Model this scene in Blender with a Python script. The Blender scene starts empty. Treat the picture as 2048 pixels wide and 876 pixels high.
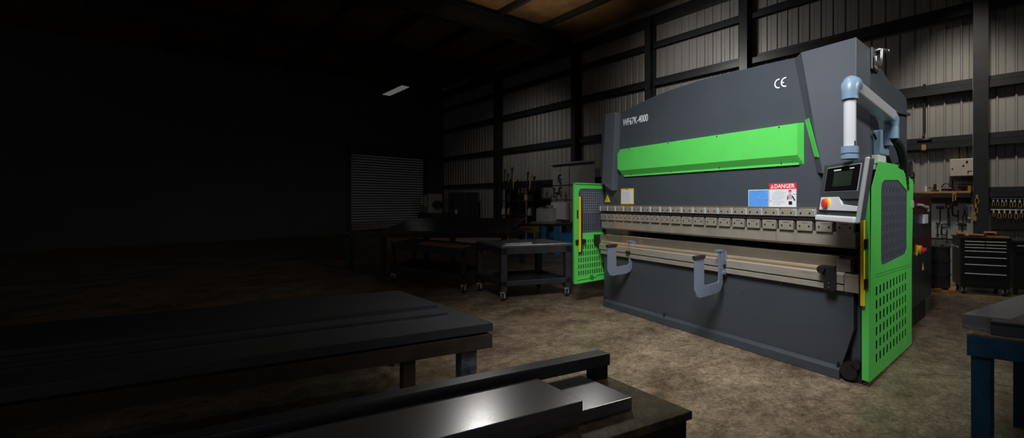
import bpy, bmesh, math, random
from mathutils import Vector, Matrix
from mathutils.geometry import delaunay_2d_cdt
random.seed(7)
S = bpy.context.scene
C = S.collection
PI = math.pi

# ------------------------------------------------------------------ materials
def mat(name, col, rough=0.5, metal=0.0, var=0.0, scale=6.0, spot=None, spot_amt=0.0, spot_scale=3.0,
        bump=0.0, emit=None, rvar=0.0, stretch=None, coat=0.0):
    m = bpy.data.materials.new(name); m.use_nodes = True
    nt = m.node_tree; N = nt.nodes; L = nt.links
    b = N['Principled BSDF']
    b.inputs['Base Color'].default_value = (*col, 1)
    b.inputs['Roughness'].default_value = rough
    b.inputs['Metallic'].default_value = metal
    if coat: b.inputs['Coat Weight'].default_value = coat
    if emit:
        b.inputs['Emission Color'].default_value = (*emit[0], 1); b.inputs['Emission Strength'].default_value = emit[1]
    if var or spot or bump or rvar:
        tc = N.new('ShaderNodeTexCoord'); mp = N.new('ShaderNodeMapping')
        L.new(tc.outputs['Object'], mp.inputs['Vector'])
        if stretch: mp.inputs['Scale'].default_value = stretch
        nz = N.new('ShaderNodeTexNoise'); nz.inputs['Scale'].default_value = scale
        nz.inputs['Detail'].default_value = 6; nz.inputs['Roughness'].default_value = 0.62
        L.new(mp.outputs[0], nz.inputs['Vector'])
        cr = N.new('ShaderNodeValToRGB')
        cr.color_ramp.elements[0].position = 0.32; cr.color_ramp.elements[1].position = 0.7
        cr.color_ramp.elements[0].color = (*[c*(1-var) for c in col], 1)
        cr.color_ramp.elements[1].color = (*[min(1, c*(1+var)) for c in col], 1)
        L.new(nz.outputs['Fac'], cr.inputs['Fac']); out = cr.outputs[0]
        if spot:
            n2 = N.new('ShaderNodeTexNoise'); n2.inputs['Scale'].default_value = spot_scale
            n2.inputs['Detail'].default_value = 8; n2.inputs['Roughness'].default_value = 0.7
            L.new(mp.outputs[0], n2.inputs['Vector'])
            c2 = N.new('ShaderNodeValToRGB'); c2.color_ramp.elements[0].position = 0.5; c2.color_ramp.elements[1].position = 0.66
            L.new(n2.outputs['Fac'], c2.inputs['Fac'])
            mu = N.new('ShaderNodeMath'); mu.operation = 'MULTIPLY'; mu.inputs[1].default_value = spot_amt
            L.new(c2.outputs[0], mu.inputs[0])
            mx = N.new('ShaderNodeMixRGB'); mx.inputs[2].default_value = (*spot, 1)
            L.new(mu.outputs[0], mx.inputs[0]); L.new(out, mx.inputs[1]); out = mx.outputs[0]
        L.new(out, b.inputs['Base Color'])
        if rvar:
            mr = N.new('ShaderNodeMapRange'); mr.inputs['To Min'].default_value = max(0.02, rough-rvar); mr.inputs['To Max'].default_value = min(1, rough+rvar)
            L.new(nz.outputs['Fac'], mr.inputs['Value']); L.new(mr.outputs[0], b.inputs['Roughness'])
        if bump:
            bp = N.new('ShaderNodeBump'); bp.inputs['Strength'].default_value = bump; bp.inputs['Distance'].default_value = 0.01
            L.new(nz.outputs['Fac'], bp.inputs['Height']); L.new(bp.outputs[0], b.inputs['Normal'])
    return m

M = {}
M['grey'] = mat('machine_grey', (0.053, 0.062, 0.073), 0.42, 0.0, 0.06, 2.0)
M['grey_blue'] = mat('bluish_grey_paint', (0.16, 0.19, 0.25), 0.42, 0.0, 0.06, 3.0)
M['green'] = mat('green_paint', (0.105, 0.62, 0.105), 0.38, 0.0, 0.04, 3.0)
M['yellow'] = mat('yellow_paint', (0.85, 0.62, 0.02), 0.4)
M['steel'] = mat('tool_steel', (0.44, 0.39, 0.32), 0.36, 0.45, 0.14, 5.0, rvar=0.08)
M['die_steel'] = mat('die_steel', (0.30, 0.255, 0.19), 0.3, 0.6, 0.10, 6.0, (0.10, 0.07, 0.05), 0.3, 1.5, rvar=0.05)
M['gold_bar'] = mat('highlight_gold_bar', (0.56, 0.41, 0.25), 0.3, 0.6, 0.08, 2.0)  # gold tone holds the warm highlight along the bar
M['rail_steel'] = mat('worn_rail_steel', (0.46, 0.42, 0.35), 0.38, 0.4, 0.2, 5.0, (0.12, 0.09, 0.06), 0.5, 5.0, stretch=(0.5, 4, 4))
M['black'] = mat('black_paint', (0.012, 0.012, 0.013), 0.45)
M['cab_black'] = mat('glossy_charcoal', (0.022, 0.025, 0.032), 0.3)
M['dark_red'] = mat('dark_red_reflection', (0.05, 0.004, 0.005), 0.3)  # colour of red reflections on the dark cabinet
M['rubber'] = mat('black_rubber', (0.015, 0.015, 0.016), 0.55)
M['white'] = mat('white_plastic', (0.66, 0.67, 0.70), 0.35)
M['alu'] = mat('brushed_aluminium', (0.66, 0.67, 0.69), 0.36, 0.55)
M['joint_blue'] = mat('pale_blue_plastic', (0.21, 0.31, 0.42), 0.35)
M['screen'] = mat('dark_glass_screen', (0.006, 0.006, 0.007), 0.5)
M['screen'].node_tree.nodes['Principled BSDF'].inputs['Specular IOR Level'].default_value = 0.0
M['grey_cover'] = mat('cover_grey_paint', (0.085, 0.094, 0.112), 0.42, 0.0, 0.05, 2.0)
M['screen_ui'] = mat('dim_screen_picture', (0.012, 0.012, 0.013), 0.3, emit=((0.5, 0.5, 0.5), 0.008))
M['bezel_grey'] = mat('pendant_dark_grey', (0.045, 0.048, 0.055), 0.4)
M['red'] = mat('red_plastic', (0.80, 0.045, 0.05), 0.35)
M['sign_red'] = mat('sign_red', (0.70, 0.03, 0.035), 0.5)
M['sign_white'] = mat('sign_white', (0.72, 0.73, 0.76), 0.5)
M['sign_grey'] = mat('sign_grey_print', (0.40, 0.41, 0.44), 0.5)
M['sign_blue'] = mat('sign_blue', (0.10, 0.32, 0.78), 0.5, 0, 0.12, 8)
M['sign_blue2'] = mat('sign_light_blue_print', (0.14, 0.37, 0.81), 0.5)
M['skin'] = mat('printed_skin_tone', (0.65, 0.35, 0.25), 0.6)
M['letter'] = mat('white_lettering', (0.80, 0.81, 0.84), 0.5)
M['chrome'] = mat('worn_chrome', (0.36, 0.34, 0.32), 0.3, 0.9)
M['perf'] = mat('slate_mesh_panel', (0.075, 0.085, 0.11), 0.45)
# setting
M['wall'] = mat('corrugated_cladding', (0.295, 0.282, 0.265), 0.42, 0.25, 0.10, 1.2, (0.16, 0.14, 0.12), 0.35, 1.5, stretch=(1, 1, 0.3))
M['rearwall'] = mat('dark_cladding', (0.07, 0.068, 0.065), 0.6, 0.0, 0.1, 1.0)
M['frame_steel'] = mat('dark_structural_steel', (0.022, 0.024, 0.027), 0.4, 0.2, 0.2, 3.0)
M['roof'] = mat('brown_roof_panel', (0.20, 0.115, 0.05), 0.7, 0, 0.35, 0.8, (0.05, 0.035, 0.02), 0.6, 0.7)
M['door'] = mat('roller_door_grey', (0.24, 0.23, 0.215), 0.5, 0.2, 0.1, 2.0)
# workshop
M['plate'] = mat('bright_steel_plate', (0.36, 0.37, 0.39), 0.20, 0.75, 0.06, 3.0, stretch=(0.3,3,3))
M['dark_plate'] = mat('dark_steel_plate', (0.10, 0.105, 0.12), 0.30, 0.6, 0.15, 4.0, (0.06, 0.05, 0.045), 0.4, 4.0)
M['rust'] = mat('rusty_table_steel', (0.20, 0.135, 0.08), 0.45, 0.1, 0.5, 16.0, (0.035, 0.025, 0.017), 0.9, 9.0, bump=0.5)
M['bench'] = mat('dark_bench_steel', (0.035, 0.036, 0.040), 0.45, 0.4, 0.3, 6.0, (0.07, 0.045, 0.025), 0.4, 5.0)
M['bench_brown'] = mat('brown_bench_steel', (0.065, 0.05, 0.033), 0.5, 0.3, 0.3, 6.0, (0.03, 0.025, 0.02), 0.5, 5.0)
M['blue'] = mat('worn_blue_paint', (0.010, 0.055, 0.105), 0.42, 0.0, 0.3, 6.0, (0.02, 0.02, 0.02), 0.5, 5.0)
M['blue_bright'] = mat('blue_bench_paint', (0.02, 0.16, 0.32), 0.42, 0.0, 0.2, 6.0)
M['leg_grey'] = mat('chipped_grey_paint', (0.10, 0.12, 0.13), 0.5, 0.0, 0.2, 8.0, (0.02, 0.018, 0.016), 0.9, 9.0)
M['beige'] = mat('beige_enamel', (0.42, 0.38, 0.33), 0.5, 0.0, 0.08, 6.0)
M['tool_grey'] = mat('grey_tool_cabinet', (0.28, 0.27, 0.25), 0.5, 0.1, 0.12, 4.0)
M['tool_dark'] = mat('dark_tool_steel', (0.03, 0.028, 0.026), 0.4, 0.5)
M['tool_yellow'] = mat('yellow_tool_grip', (0.30, 0.19, 0.03), 0.5)
M['wood'] = mat('ochre_timber', (0.36, 0.17, 0.045), 0.7, 0, 0.25, 9.0)
M['orange'] = mat('orange_plastic', (0.28, 0.10, 0.02), 0.5)
M['chest'] = mat('black_tool_chest', (0.008, 0.008, 0.009), 0.35)
M['pale'] = mat('pale_grey_enamel', (0.55, 0.55, 0.55), 0.3)
M['tube_lit'] = mat('lit_fluorescent_tube', (0.8, 0.8, 0.8), 0.5, emit=((1, 0.98, 0.94), 0.10))
M['lamp_lit'] = mat('lit_lamp_lens', (0.8, 0.8, 0.8), 0.5, emit=((1, 0.96, 0.9), 7.0))

def floor_material():
    m = bpy.data.materials.new('stained_concrete'); m.use_nodes = True
    nt = m.node_tree; N = nt.nodes; L = nt.links; b = N['Principled BSDF']
    tc = N.new('ShaderNodeTexCoord')
    def noise(scale, det=8, rough=0.65, dist=0.0, st=None):
        n = N.new('ShaderNodeTexNoise'); n.inputs['Scale'].default_value = scale
        n.inputs['Detail'].default_value = det; n.inputs['Roughness'].default_value = rough; n.inputs['Distortion'].default_value = dist
        if st:
            mp = N.new('ShaderNodeMapping'); mp.inputs['Scale'].default_value = st
            L.new(tc.outputs['Object'], mp.inputs[0]); L.new(mp.outputs[0], n.inputs['Vector'])
        else: L.new(tc.outputs['Object'], n.inputs['Vector'])
        return n
    def ramp(src, p0, c0, p1, c1):
        r = N.new('ShaderNodeValToRGB'); e = r.color_ramp.elements
        e[0].position = p0; e[0].color = (*c0, 1); e[1].position = p1; e[1].color = (*c1, 1)
        L.new(src, r.inputs['Fac']); return r.outputs[0]
    def mix(kind, f, a, c):
        x = N.new('ShaderNodeMixRGB'); x.blend_type = kind
        if isinstance(f, float): x.inputs[0].default_value = f
        else: L.new(f, x.inputs[0])
        L.new(a, x.inputs[1]); L.new(c, x.inputs[2]); return x.outputs[0]
    n1 = noise(1.6, 10, 0.68, 0.3); n2 = noise(9.0, 8, 0.7, 0.6); n3 = noise(34.0, 5, 0.7); n4 = noise(3.4, 10, 0.72, 1.2, (1.0, 1.5, 1.0))
    base = ramp(n1.outputs['Fac'], 0.34, (0.16, 0.118, 0.076), 0.66, (0.42, 0.335, 0.235))
    base = mix('MULTIPLY', 0.85, base, ramp(n2.outputs['Fac'], 0.34, (0.50, 0.46, 0.42), 0.64, (1.1, 1.08, 1.05)))
    base = mix('MULTIPLY', 0.7, base, ramp(n3.outputs['Fac'], 0.35, (0.42, 0.40, 0.38), 0.65, (1.15, 1.15, 1.15)))
    cr = ramp(n4.outputs['Fac'], 0.488, (1, 1, 1), 0.512, (1, 1, 1))
    e = cr.node.color_ramp.elements
    k = cr.node.color_ramp.elements.new(0.5); k.color = (0.08, 0.06, 0.045, 1)
    base = mix('MULTIPLY', 0.85, base, cr)
    L.new(base, b.inputs['Base Color'])
    mr = N.new('ShaderNodeMapRange'); mr.inputs['To Min'].default_value = 0.20; mr.inputs['To Max'].default_value = 0.55
    L.new(n2.outputs['Fac'], mr.inputs['Value']); L.new(mr.outputs[0], b.inputs['Roughness'])
    bp = N.new('ShaderNodeBump'); bp.inputs['Strength'].default_value = 0.4; bp.inputs['Distance'].default_value = 0.01
    L.new(n2.outputs['Fac'], bp.inputs['Height']); L.new(bp.outputs[0], b.inputs['Normal'])
    return m
M['floor'] = floor_material()

# ------------------------------------------------------------------ mesh builder
class MB:
    def __init__(s): s.v = []; s.f = []; s.m = []; s.sm = []
    def _add(s, vs, fs, m=0, smooth=False):
        o = len(s.v); s.v += [tuple(p) for p in vs]
        for f in fs: s.f.append([i+o for i in f]); s.m.append(m); s.sm.append(smooth)
        return s
    def hexa(s, p, m=0):        # p: 4 bottom points counter clockwise, 4 top points
        return s._add(p, [(3,2,1,0),(4,5,6,7),(0,1,5,4),(1,2,6,5),(2,3,7,6),(3,0,4,7)], m)
    def box(s, x0, x1, y0, y1, z0, z1, m=0):
        x0, x1 = min(x0,x1), max(x0,x1); y0, y1 = min(y0,y1), max(y0,y1); z0, z1 = min(z0,z1), max(z0,z1)
        return s.hexa([(x0,y0,z0),(x1,y0,z0),(x1,y1,z0),(x0,y1,z0),(x0,y0,z1),(x1,y0,z1),(x1,y1,z1),(x0,y1,z1)], m)
    def cyl(s, p0, p1, r, n=16, m=0, r2=None, smooth=True):
        p0 = Vector(p0); p1 = Vector(p1); d = (p1-p0).normalized()
        a = Vector((0,0,1)) if abs(d.z) < 0.9 else Vector((1,0,0))
        x = d.cross(a).normalized(); y = d.cross(x)
        r2 = r if r2 is None else r2
        A = [p0 + (x*math.cos(2*PI*i/n) + y*math.sin(2*PI*i/n))*r for i in range(n)]
        B = [p1 + (x*math.cos(2*PI*i/n) + y*math.sin(2*PI*i/n))*r2 for i in range(n)]
        s._add(A+B, [(i,(i+1)%n,n+(i+1)%n,n+i) for i in range(n)], m, smooth)
        s._add(A, [tuple(range(n-1,-1,-1))], m); s._add(B, [tuple(range(n))], m)
        return s
    def tube(s, path, r, n=12, m=0, closed=False):
        P = [Vector(p) for p in path]; rings = []; prev = None
        k = len(P)
        for i, p in enumerate(P):
            if closed: d = (P[(i+1)%k]-P[i-1]).normalized()
            else: d = (P[min(i+1,k-1)]-P[max(i-1,0)]).normalized()
            if prev is None:
                a = Vector((0,0,1)) if abs(d.z) < 0.9 else Vector((1,0,0))
                x = d.cross(a).normalized()
            else: x = (prev - d*prev.dot(d)).normalized()
            prev = x; y = d.cross(x)
            rr = r[i] if isinstance(r, (list,tuple)) else r
            rings.append([p+(x*math.cos(2*PI*j/n)+y*math.sin(2*PI*j/n))*rr for j in range(n)])
        vs = [q for rg in rings for q in rg]; fs = []
        for i in range(k if closed else k-1):
            b = ((i+1)%k)*n
            for j in range(n): fs.append((i*n+j, i*n+(j+1)%n, b+(j+1)%n, b+j))
        s._add(vs, fs, m, True)
        if not closed:
            s._add(rings[0], [tuple(range(n-1,-1,-1))], m); s._add(rings[-1], [tuple(range(n))], m)
        return s
    def sphere(s, c, r, m=0, n=14, sc=(1,1,1)):
        vs = []; fs = []; h = n//2
        for i in range(h+1):
            t = PI*i/h
            for j in range(n):
                p = 2*PI*j/n
                vs.append((c[0]+r*sc[0]*math.sin(t)*math.cos(p), c[1]+r*sc[1]*math.sin(t)*math.sin(p), c[2]+r*sc[2]*math.cos(t)))
        for i in range(h):
            for j in range(n): fs.append((i*n+j, (i+1)*n+j, (i+1)*n+(j+1)%n, i*n+(j+1)%n))
        return s._add(vs, fs, m, True)
    def prism(s, outline, fn, a0, a1, holes=(), m=0):
        # outline / holes: 2D loops; fn(p, q, a) -> 3D point; extruded from a0 to a1
        loops = [list(outline)] + [list(h) for h in holes]; idx = []; V = []; E = []
        for lp in loops:
            b = len(V); k = len(lp); V += [(float(x), float(y)) for x, y in lp]
            idx.append(list(range(b, b+k))); E += [(b+i, b+(i+1)%k) for i in range(k)]
        def area2(ids): return sum(V[ids[i]][0]*V[ids[(i+1)%len(ids)]][1]-V[ids[(i+1)%len(ids)]][0]*V[ids[i]][1] for i in range(len(ids)))
        if len(loops) == 1: F = [idx[0]]
        else:
            ov, _, of, orig, _, _ = delaunay_2d_cdt([Vector(p) for p in V], E, [], 0, 1e-7)
            back = {i: (o[0] if o else None) for i, o in enumerate(orig)}
            def inside(p, lp):
                c = False
                for i in range(len(lp)):
                    x0, y0 = lp[i]; x1, y1 = lp[i-1]
                    if (y0 > p[1]) != (y1 > p[1]) and p[0] < (x1-x0)*(p[1]-y0)/(y1-y0)+x0: c = not c
                return c
            F = []
            for f in of:
                c = (sum(ov[i].x for i in f)/len(f), sum(ov[i].y for i in f)/len(f))
                if inside(c, loops[0]) and not any(inside(c, h) for h in loops[1:]): F.append([back[i] for i in f])
        F = [f if area2(f) > 0 else f[::-1] for f in F]; n = len(V)
        fs = [f[::-1] for f in F] + [[i+n for i in f] for f in F]
        for k in idx:
            for i in range(len(k)): a, b = k[i], k[(i+1)%len(k)]; fs.append((a, b, b+n, a+n))
        return s._add([fn(x,y,a0) for x,y in V]+[fn(x,y,a1) for x,y in V], fs, m)
    def build(s, name, mats, parent=None, bevel=0.0, seg=2, loc=None, rotz=None, fix=True):
        me = bpy.data.meshes.new(name); me.from_pydata(s.v, [], s.f)
        if not isinstance(mats, (list,tuple)): mats = [mats]
        for k in mats: me.materials.append(M[k] if isinstance(k, str) else k)
        me.polygons.foreach_set('material_index', s.m); me.polygons.foreach_set('use_smooth', s.sm)
        if fix:
            bm = bmesh.new(); bm.from_mesh(me); bmesh.ops.recalc_face_normals(bm, faces=bm.faces); bm.to_mesh(me); bm.free()
        me.update()
        o = bpy.data.objects.new(name, me); C.objects.link(o)
        if parent: o.parent = parent
        if loc: o.location = loc
        if rotz is not None: o.rotation_euler = (0,0,rotz)
        if bevel:
            b = o.modifiers.new('bevel', 'BEVEL'); b.width = bevel; b.segments = seg; b.limit_method = 'ANGLE'; b.angle_limit = 0.7
        return o

def XZ(p, q, a): return (p, a, q)
def YZ(p, q, a): return (a, p, q)
def XY(p, q, a): return (p, q, a)
def rect(x0, x1, y0, y1): return [(x0,y0),(x1,y0),(x1,y1),(x0,y1)]
def tag(o, label, cat, group=None):
    o['label'] = label; o['category'] = cat
    if group: o['group'] = group
    return o
def thing(name, label, cat, loc=(0,0,0), rotz=0, group=None):
    o = bpy.data.objects.new(name, None); o.empty_display_size = 0.1; C.objects.link(o)
    o.location = loc; o.rotation_euler = (0,0,rotz)
    return tag(o, label, cat, group)
def struct(o, label=None):
    o['kind'] = 'structure'
    if label: o['label'] = label
    return o
def copy_tree(o, parent=None):
    c = o.copy(); C.objects.link(c)
    if parent: c.parent = parent
    for ch in [q for q in bpy.data.objects if q.parent == o]: copy_tree(ch, c)
    return c
def text(name, body, size, mname, parent, loc, rot, extrude=0.001, sx=1.0, spacing=1.0, bold=0.0):
    cu = bpy.data.curves.new(name, 'FONT'); cu.body = body; cu.size = size; cu.extrude = extrude; cu.space_character = spacing
    cu.offset = bold; cu.align_x = 'LEFT'; cu.resolution_u = 3
    t = bpy.data.objects.new(name+'_tmp', cu); C.objects.link(t)
    bpy.context.view_layer.update()
    me = bpy.data.meshes.new_from_object(t.evaluated_get(bpy.context.evaluated_depsgraph_get()))
    bpy.data.objects.remove(t); bpy.data.curves.remove(cu)
    me.materials.clear(); me.materials.append(M[mname])
    R = Matrix.Translation(loc) @ rot.to_4x4() @ Matrix.Diagonal((sx,1,1,1))
    me.transform(R)
    o = bpy.data.objects.new(name, me); C.objects.link(o); o.parent = parent
    return o
FRONT = Matrix(((1,0,0),(0,0,-1),(0,1,0)))      # text plane -> local XZ plane, facing -Y
SIDE = Matrix(((0,0,1),(1,0,0),(0,1,0)))        # text plane -> local YZ plane, facing +X

# ------------------------------------------------------------------ setting frames
Wd = Vector((-0.80181, 0.59758, 0)); Nd = Vector((0.59758, 0.80181, 0)); D = 10.1
WROT = math.atan2(-0.59758, 0.80181)            # local x = -Wd (to the right), local y = Nd (into the wall)
def wp(s, d, z=0.0): p = Nd*(D-d) + Wd*s; return (p.x, p.y, z)
ROOF0, SLOPE = 7.32, 0.075
def roof_z(n): return ROOF0 + SLOPE*n

# floor
mb = MB(); a = [(-30,-6,0),(16,-6,0),(16,32,0),(-30,32,0)]
mb.hexa([(x,y,-0.2) for x,y,_ in a]+[(x,y,0) for x,y,_ in a])
struct(mb.build('floor', 'floor'), 'stained brown concrete workshop floor')

# corrugated side wall: local frame x right along the wall, y into the wall
def corrugated(x0, x1, z0, z1, pitch=0.29, rib=0.05, dep=0.03):
    prof = []; x = x0
    while x < x1:
        prof += [(x, 0), (x+rib*0.25, -dep), (x+rib*0.75, -dep), (x+rib, 0), (x+pitch*0.5, 0), (x+pitch*0.5+0.01, -0.008), (x+pitch*0.5+0.02, 0)]
        x += pitch
    prof.append((x1+0.05, 0))
    mb = MB(); n = len(prof)
    vs = [(p, q, z0) for p, q in prof] + [(p, q, z1) for p, q in prof]
    mb._add(vs, [(i, i+1, n+i+1, n+i) for i in range(n-1)])
    mb.box(x0, x1, 0.03, 0.1, z0, z1)
    return mb
wall = corrugated(-24.6, 5.0, 0, 8.05).build('wall_right', 'wall', loc=wp(0,0), rotz=WROT, fix=False)
struct(wall, 'ribbed grey metal wall cladding behind the green and grey machine')
# far end wall, perpendicular, with the roller door opening n 5.85..9.09, z 0..3.95
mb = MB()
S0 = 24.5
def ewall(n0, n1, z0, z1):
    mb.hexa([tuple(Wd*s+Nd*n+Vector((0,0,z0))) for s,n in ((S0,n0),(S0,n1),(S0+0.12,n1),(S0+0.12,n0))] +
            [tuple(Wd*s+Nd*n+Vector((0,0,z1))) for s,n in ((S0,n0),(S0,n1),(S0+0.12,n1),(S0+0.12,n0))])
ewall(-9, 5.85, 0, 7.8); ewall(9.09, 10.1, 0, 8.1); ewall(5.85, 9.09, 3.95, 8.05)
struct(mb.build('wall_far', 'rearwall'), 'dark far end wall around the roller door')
# roller door: curved slats
t = bpy.data.objects.new('door_1', None); C.objects.link(t); struct(t, 'grey roller shutter door in the dark far wall')
t.location = tuple(Wd*(S0+0.02)+Nd*5.85); t.rotation_euler = (0,0,math.atan2(Nd.y, Nd.x))
mb = MB(); z = 0
while z < 3.9:
    mb.prism([(0.05,z),(0.0,z+0.01),(-0.028,z+0.05),(-0.028,z+0.085),(0.0,z+0.118),(0.05,z+0.12)], YZ, 0.02, 3.22); z += 0.13
mb.build('door_curtain', 'door', t)
mb = MB(); mb.box(-0.12,0.03,-0.10,0.06,0,4.0).box(3.21,3.36,-0.10,0.06,0,4.0); mb.build('door_guide_rails', 'frame_steel', t)
mb = MB(); mb.box(-0.15,3.4,-0.40,0.0,3.95,4.32); mb.build('door_hood', 'frame_steel', t, 0.03)

# roof: panels and purlins
mb = MB()
def rp(s, n, dz=0.0): p = Wd*s+Nd*n; return (p.x, p.y, roof_z(n)+dz)
mb.hexa([rp(-5,-9),rp(-5,10.15),rp(24.5,10.15),rp(24.5,-9)]+[rp(-5,-9,.1),rp(-5,10.15,.1),rp(24.5,10.15,.1),rp(24.5,-9,.1)])
struct(mb.build('ceiling', 'roof'), 'brown roof panels under dark steel purlins')
trim_n = [0]
def trim(mb, mname, label, bevel=0.0):
    trim_n[0] += 1
    o = struct(mb.build('trim_%d' % trim_n[0], mname, bevel=bevel), label)
    if 'rail' in label or 'purlin' in label or 'rafter' in label: o['group'] = 'roof and wall framing'
    return o
def beam_wn(s0, s1, n0, n1, zf0, zf1):
    m = MB()
    m.hexa([(*(Wd*s+Nd*n).to_2d(), zf0(n)) for s,n in ((s0,n0),(s0,n1),(s1,n1),(s1,n0))] +
           [(*(Wd*s+Nd*n).to_2d(), zf1(n)) for s,n in ((s0,n0),(s0,n1),(s1,n1),(s1,n0))])
    return m
for i, n in enumerate((0.4, 2.0, 3.6, 5.2, 6.8, 8.4)):
    trim(beam_wn(-5, 24.4, n-0.05, n+0.05, lambda q: roof_z(q)-0.2, lambda q: roof_z(q)-0.002), 'frame_steel', 'dark roof purlin running along the building')
# rafters: I sections across the building
for s in (-0.1, 5.1, 12.42, 18.2):
    m = MB()
    for (a0,a1,lo,hi) in ((-0.012,0.012,-0.78,-0.22),(-0.11,0.11,-0.80,-0.77),(-0.11,0.11,-0.24,-0.21)):
        m.hexa([(*(Wd*q+Nd*n).to_2d(), roof_z(n)+lo) for q,n in ((s+a0,-1),(s+a0,9.75),(s+a1,9.75),(s+a1,-1))] +
               [(*(Wd*q+Nd*n).to_2d(), roof_z(n)+hi) for q,n in ((s+a0,-1),(s+a0,9.75),(s+a1,9.75),(s+a1,-1))])
    trim(m, 'frame_steel', 'dark steel roof rafter above a wall column')
# wall columns (I sections) – each one an object
for s, lab in ((18.2,'dark steel wall column, leftmost of those not lost in the dark'),(12.42,'dark steel wall column behind the left green guard'),
               (8.6,'dark steel wall column rising behind the lettering end of the machine'),(5.1,'dark steel wall column rising behind the middle of the machine'),
               (-0.1,'dark steel wall column behind the black tool chest')):
    m = MB()
    for (x0,x1,y0,y1) in ((-0.12,0.12,-0.36,-0.34),(-0.12,0.12,-0.06,-0.04),(-0.01,0.01,-0.34,-0.06)):
        m.box(x0,x1,y0,y1,0,7.5 if s>6 else 7.9)
    m.box(-0.2,0.2,-0.4,-0.02,0,0.025)
    for bx in (-0.15,0.15): m.cyl((bx,-0.2,0.02),(bx,-0.2,0.07),0.02,8)
    o = trim(m, 'frame_steel', lab); o.location = wp(s,0); o.rotation_euler = (0,0,WROT)
# girts between the columns
bays = [(24.4,18.33),(18.07,12.55),(12.29,8.73),(8.47,5.23),(4.97,0.03),(-0.23,-4.0)]
for z, dep, hh in ((2.42,0.16,0.10),(3.99,0.18,0.13),(5.55,0.2,0.15),(6.78,0.2,0.14),(2.85,0.18,0.13),(1.79,0.18,0.10)):
    for s0, s1 in bays:
        if z in (2.85,1.79) and s0 > 5: continue
        if z == 2.42 and s0 < 12: continue
        if z == 1.79 and s0 > 0: continue
        m = MB(); w = s0-s1
        m.box(0,w,-dep,-0.03,z-0.01,z+0.01).box(0,w,-dep,-dep+0.01,z-hh,z).box(0,w,-0.045,-0.03,z,z+hh)
        o = trim(m, 'frame_steel', 'dark steel wall rail between two columns'); o.location = wp(s0,0); o.rotation_euler = (0,0,WROT)
# eave beam
m = MB(); m.box(-4,24.4,-0.22,-0.03,7.45,7.75)
o = trim(m, 'frame_steel', 'dark eaves beam along the top of the ribbed wall'); o.location = wp(24.4-4+4-0.0,0); o.rotation_euler = (0,0,WROT)
o.location = wp(24.4,0)
for v in o.data.vertices: v.co.x += 4 if v.co.x < 0 else 4.5

# ------------------------------------------------------------------ PRESS BRAKE
Um = Vector((0.72184,-0.69206,0))
PO = Vector((-1.1866, 6.04785, 0)); PROT = math.atan2(-0.69206, 0.72184)
PB = thing('press_brake', 'large dark grey hydraulic press brake with bright green guards, standing on the concrete floor', 'press brake', PO, PROT)
# base rail (foot angle)
mb = MB(); mb.prism([(0.0,0.0),(0.30,0.0),(0.30,0.06),(0.05,0.10),(0.045,0.115),(0.0,0.088)], YZ, 0.0, 3.62)
mb.build('base_rail', 'grey', PB, 0.006)
# bed (front plate with cut lower corner + body)
mb = MB(); mb.prism([(-0.03,0.10),(3.62,0.10),(3.73,0.46),(3.73,0.80),(-0.03,0.80)], XZ, 0.05, 0.14)
mb.build('bed', 'grey', PB, 0.004)
# side frames
prof = [(0.14,0.0),(1.6,0.0),(1.633,0.1),(1.633,2.74),(1.6,2.80),(1.45,2.83),(1.30,2.84),(0.95,2.86),(0.72,2.93),(0.55,2.97),(0.34,2.97),(0.16,2.97),
        (0.16,1.56),(0.30,1.50),(0.62,1.42),(0.62,0.95),(0.30,0.86),(0.14,0.82)]
for u0,u1 in ((-0.155,-0.075),(3.68,3.76)):
    mb = MB(); mb.prism(prof, YZ, u0, u1); mb.build('side_frame', 'grey', PB, 0.004)
# cross body at the back
mb = MB(); mb.box(-0.07,3.67,0.75,0.95,0.05,1.0).box(-0.07,3.67,0.9,1.2,1.9,2.75); mb.build('rear_body', 'black', PB, 0.006)
MB().box(-0.07,3.67,1.30,1.33,0.3,2.7).build('gap_blackout', 'black', PB, 0.004)  # added black plate, hides the lit wall behind the tool opening
# oil tank, dark box seen behind the bed
mb = MB(); mb.box(0.4,3.3,1.2,1.62,0.1,0.7); mb.build('oil_tank', 'black', PB, 0.01)
# ram
ram = [(-0.07,1.53),(3.67,1.53),(3.67,1.92),(3.5,1.92),(3.5,3.03),(3.14,3.039),(2.85,3.053),(2.6,3.063),(2.3,3.075),(1.886,3.081),(1.4,3.062),(1.1,3.042),(0.87,3.014),(0.6,2.972),(0.4,2.935),(0.28,2.905),(0.2,2.88),(0.2,1.92),(-0.07,1.92)]
mb = MB(); mb.prism(ram, XZ, 0.105, 0.2); mb.build('ram', 'grey', PB, 0.004)
# cylinder covers, tapered boxes over the side frames
cv = [(3.255,3.032),(3.468,1.86)]       # inner front edge, top and bottom
def uf(z): return cv[1][0] + (cv[0][0]-cv[1][0])*(z-1.86)/(3.032-1.86)
mb = MB(); W_ = 0.125
vs = [(uf(3.032),0,3.032),(3.768,0,3.032),(3.768,0,1.80),(uf(1.86),0,1.86), (uf(3.032)-W_,0.106,3.025),(uf(1.86)-W_+0.02,0.106,1.875),
      (uf(3.032)-W_,0.36,3.025),(3.768,0.36,3.032),(3.768,0.36,1.80),(uf(1.86)-W_+0.02,0.36,1.875)]
mb._add(vs, [(0,3,2,1),(0,4,5,3),(4,6,9,5),(6,7,8,9),(1,2,8,7),(0,1,7,6,4),(3,5,9,8,2)])
mb.build('cylinder_cover', 'grey_cover', PB, 0.003)
mb = MB()
mb.hexa([(-0.02,0.0,1.885),(0.235,0.0,1.765),(0.235,0.34,1.765),(-0.165,0.34,1.885),(0.075,0.0,2.925),(0.318,0.0,2.918),(0.318,0.34,2.918),(-0.165,0.34,2.94)])
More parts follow.
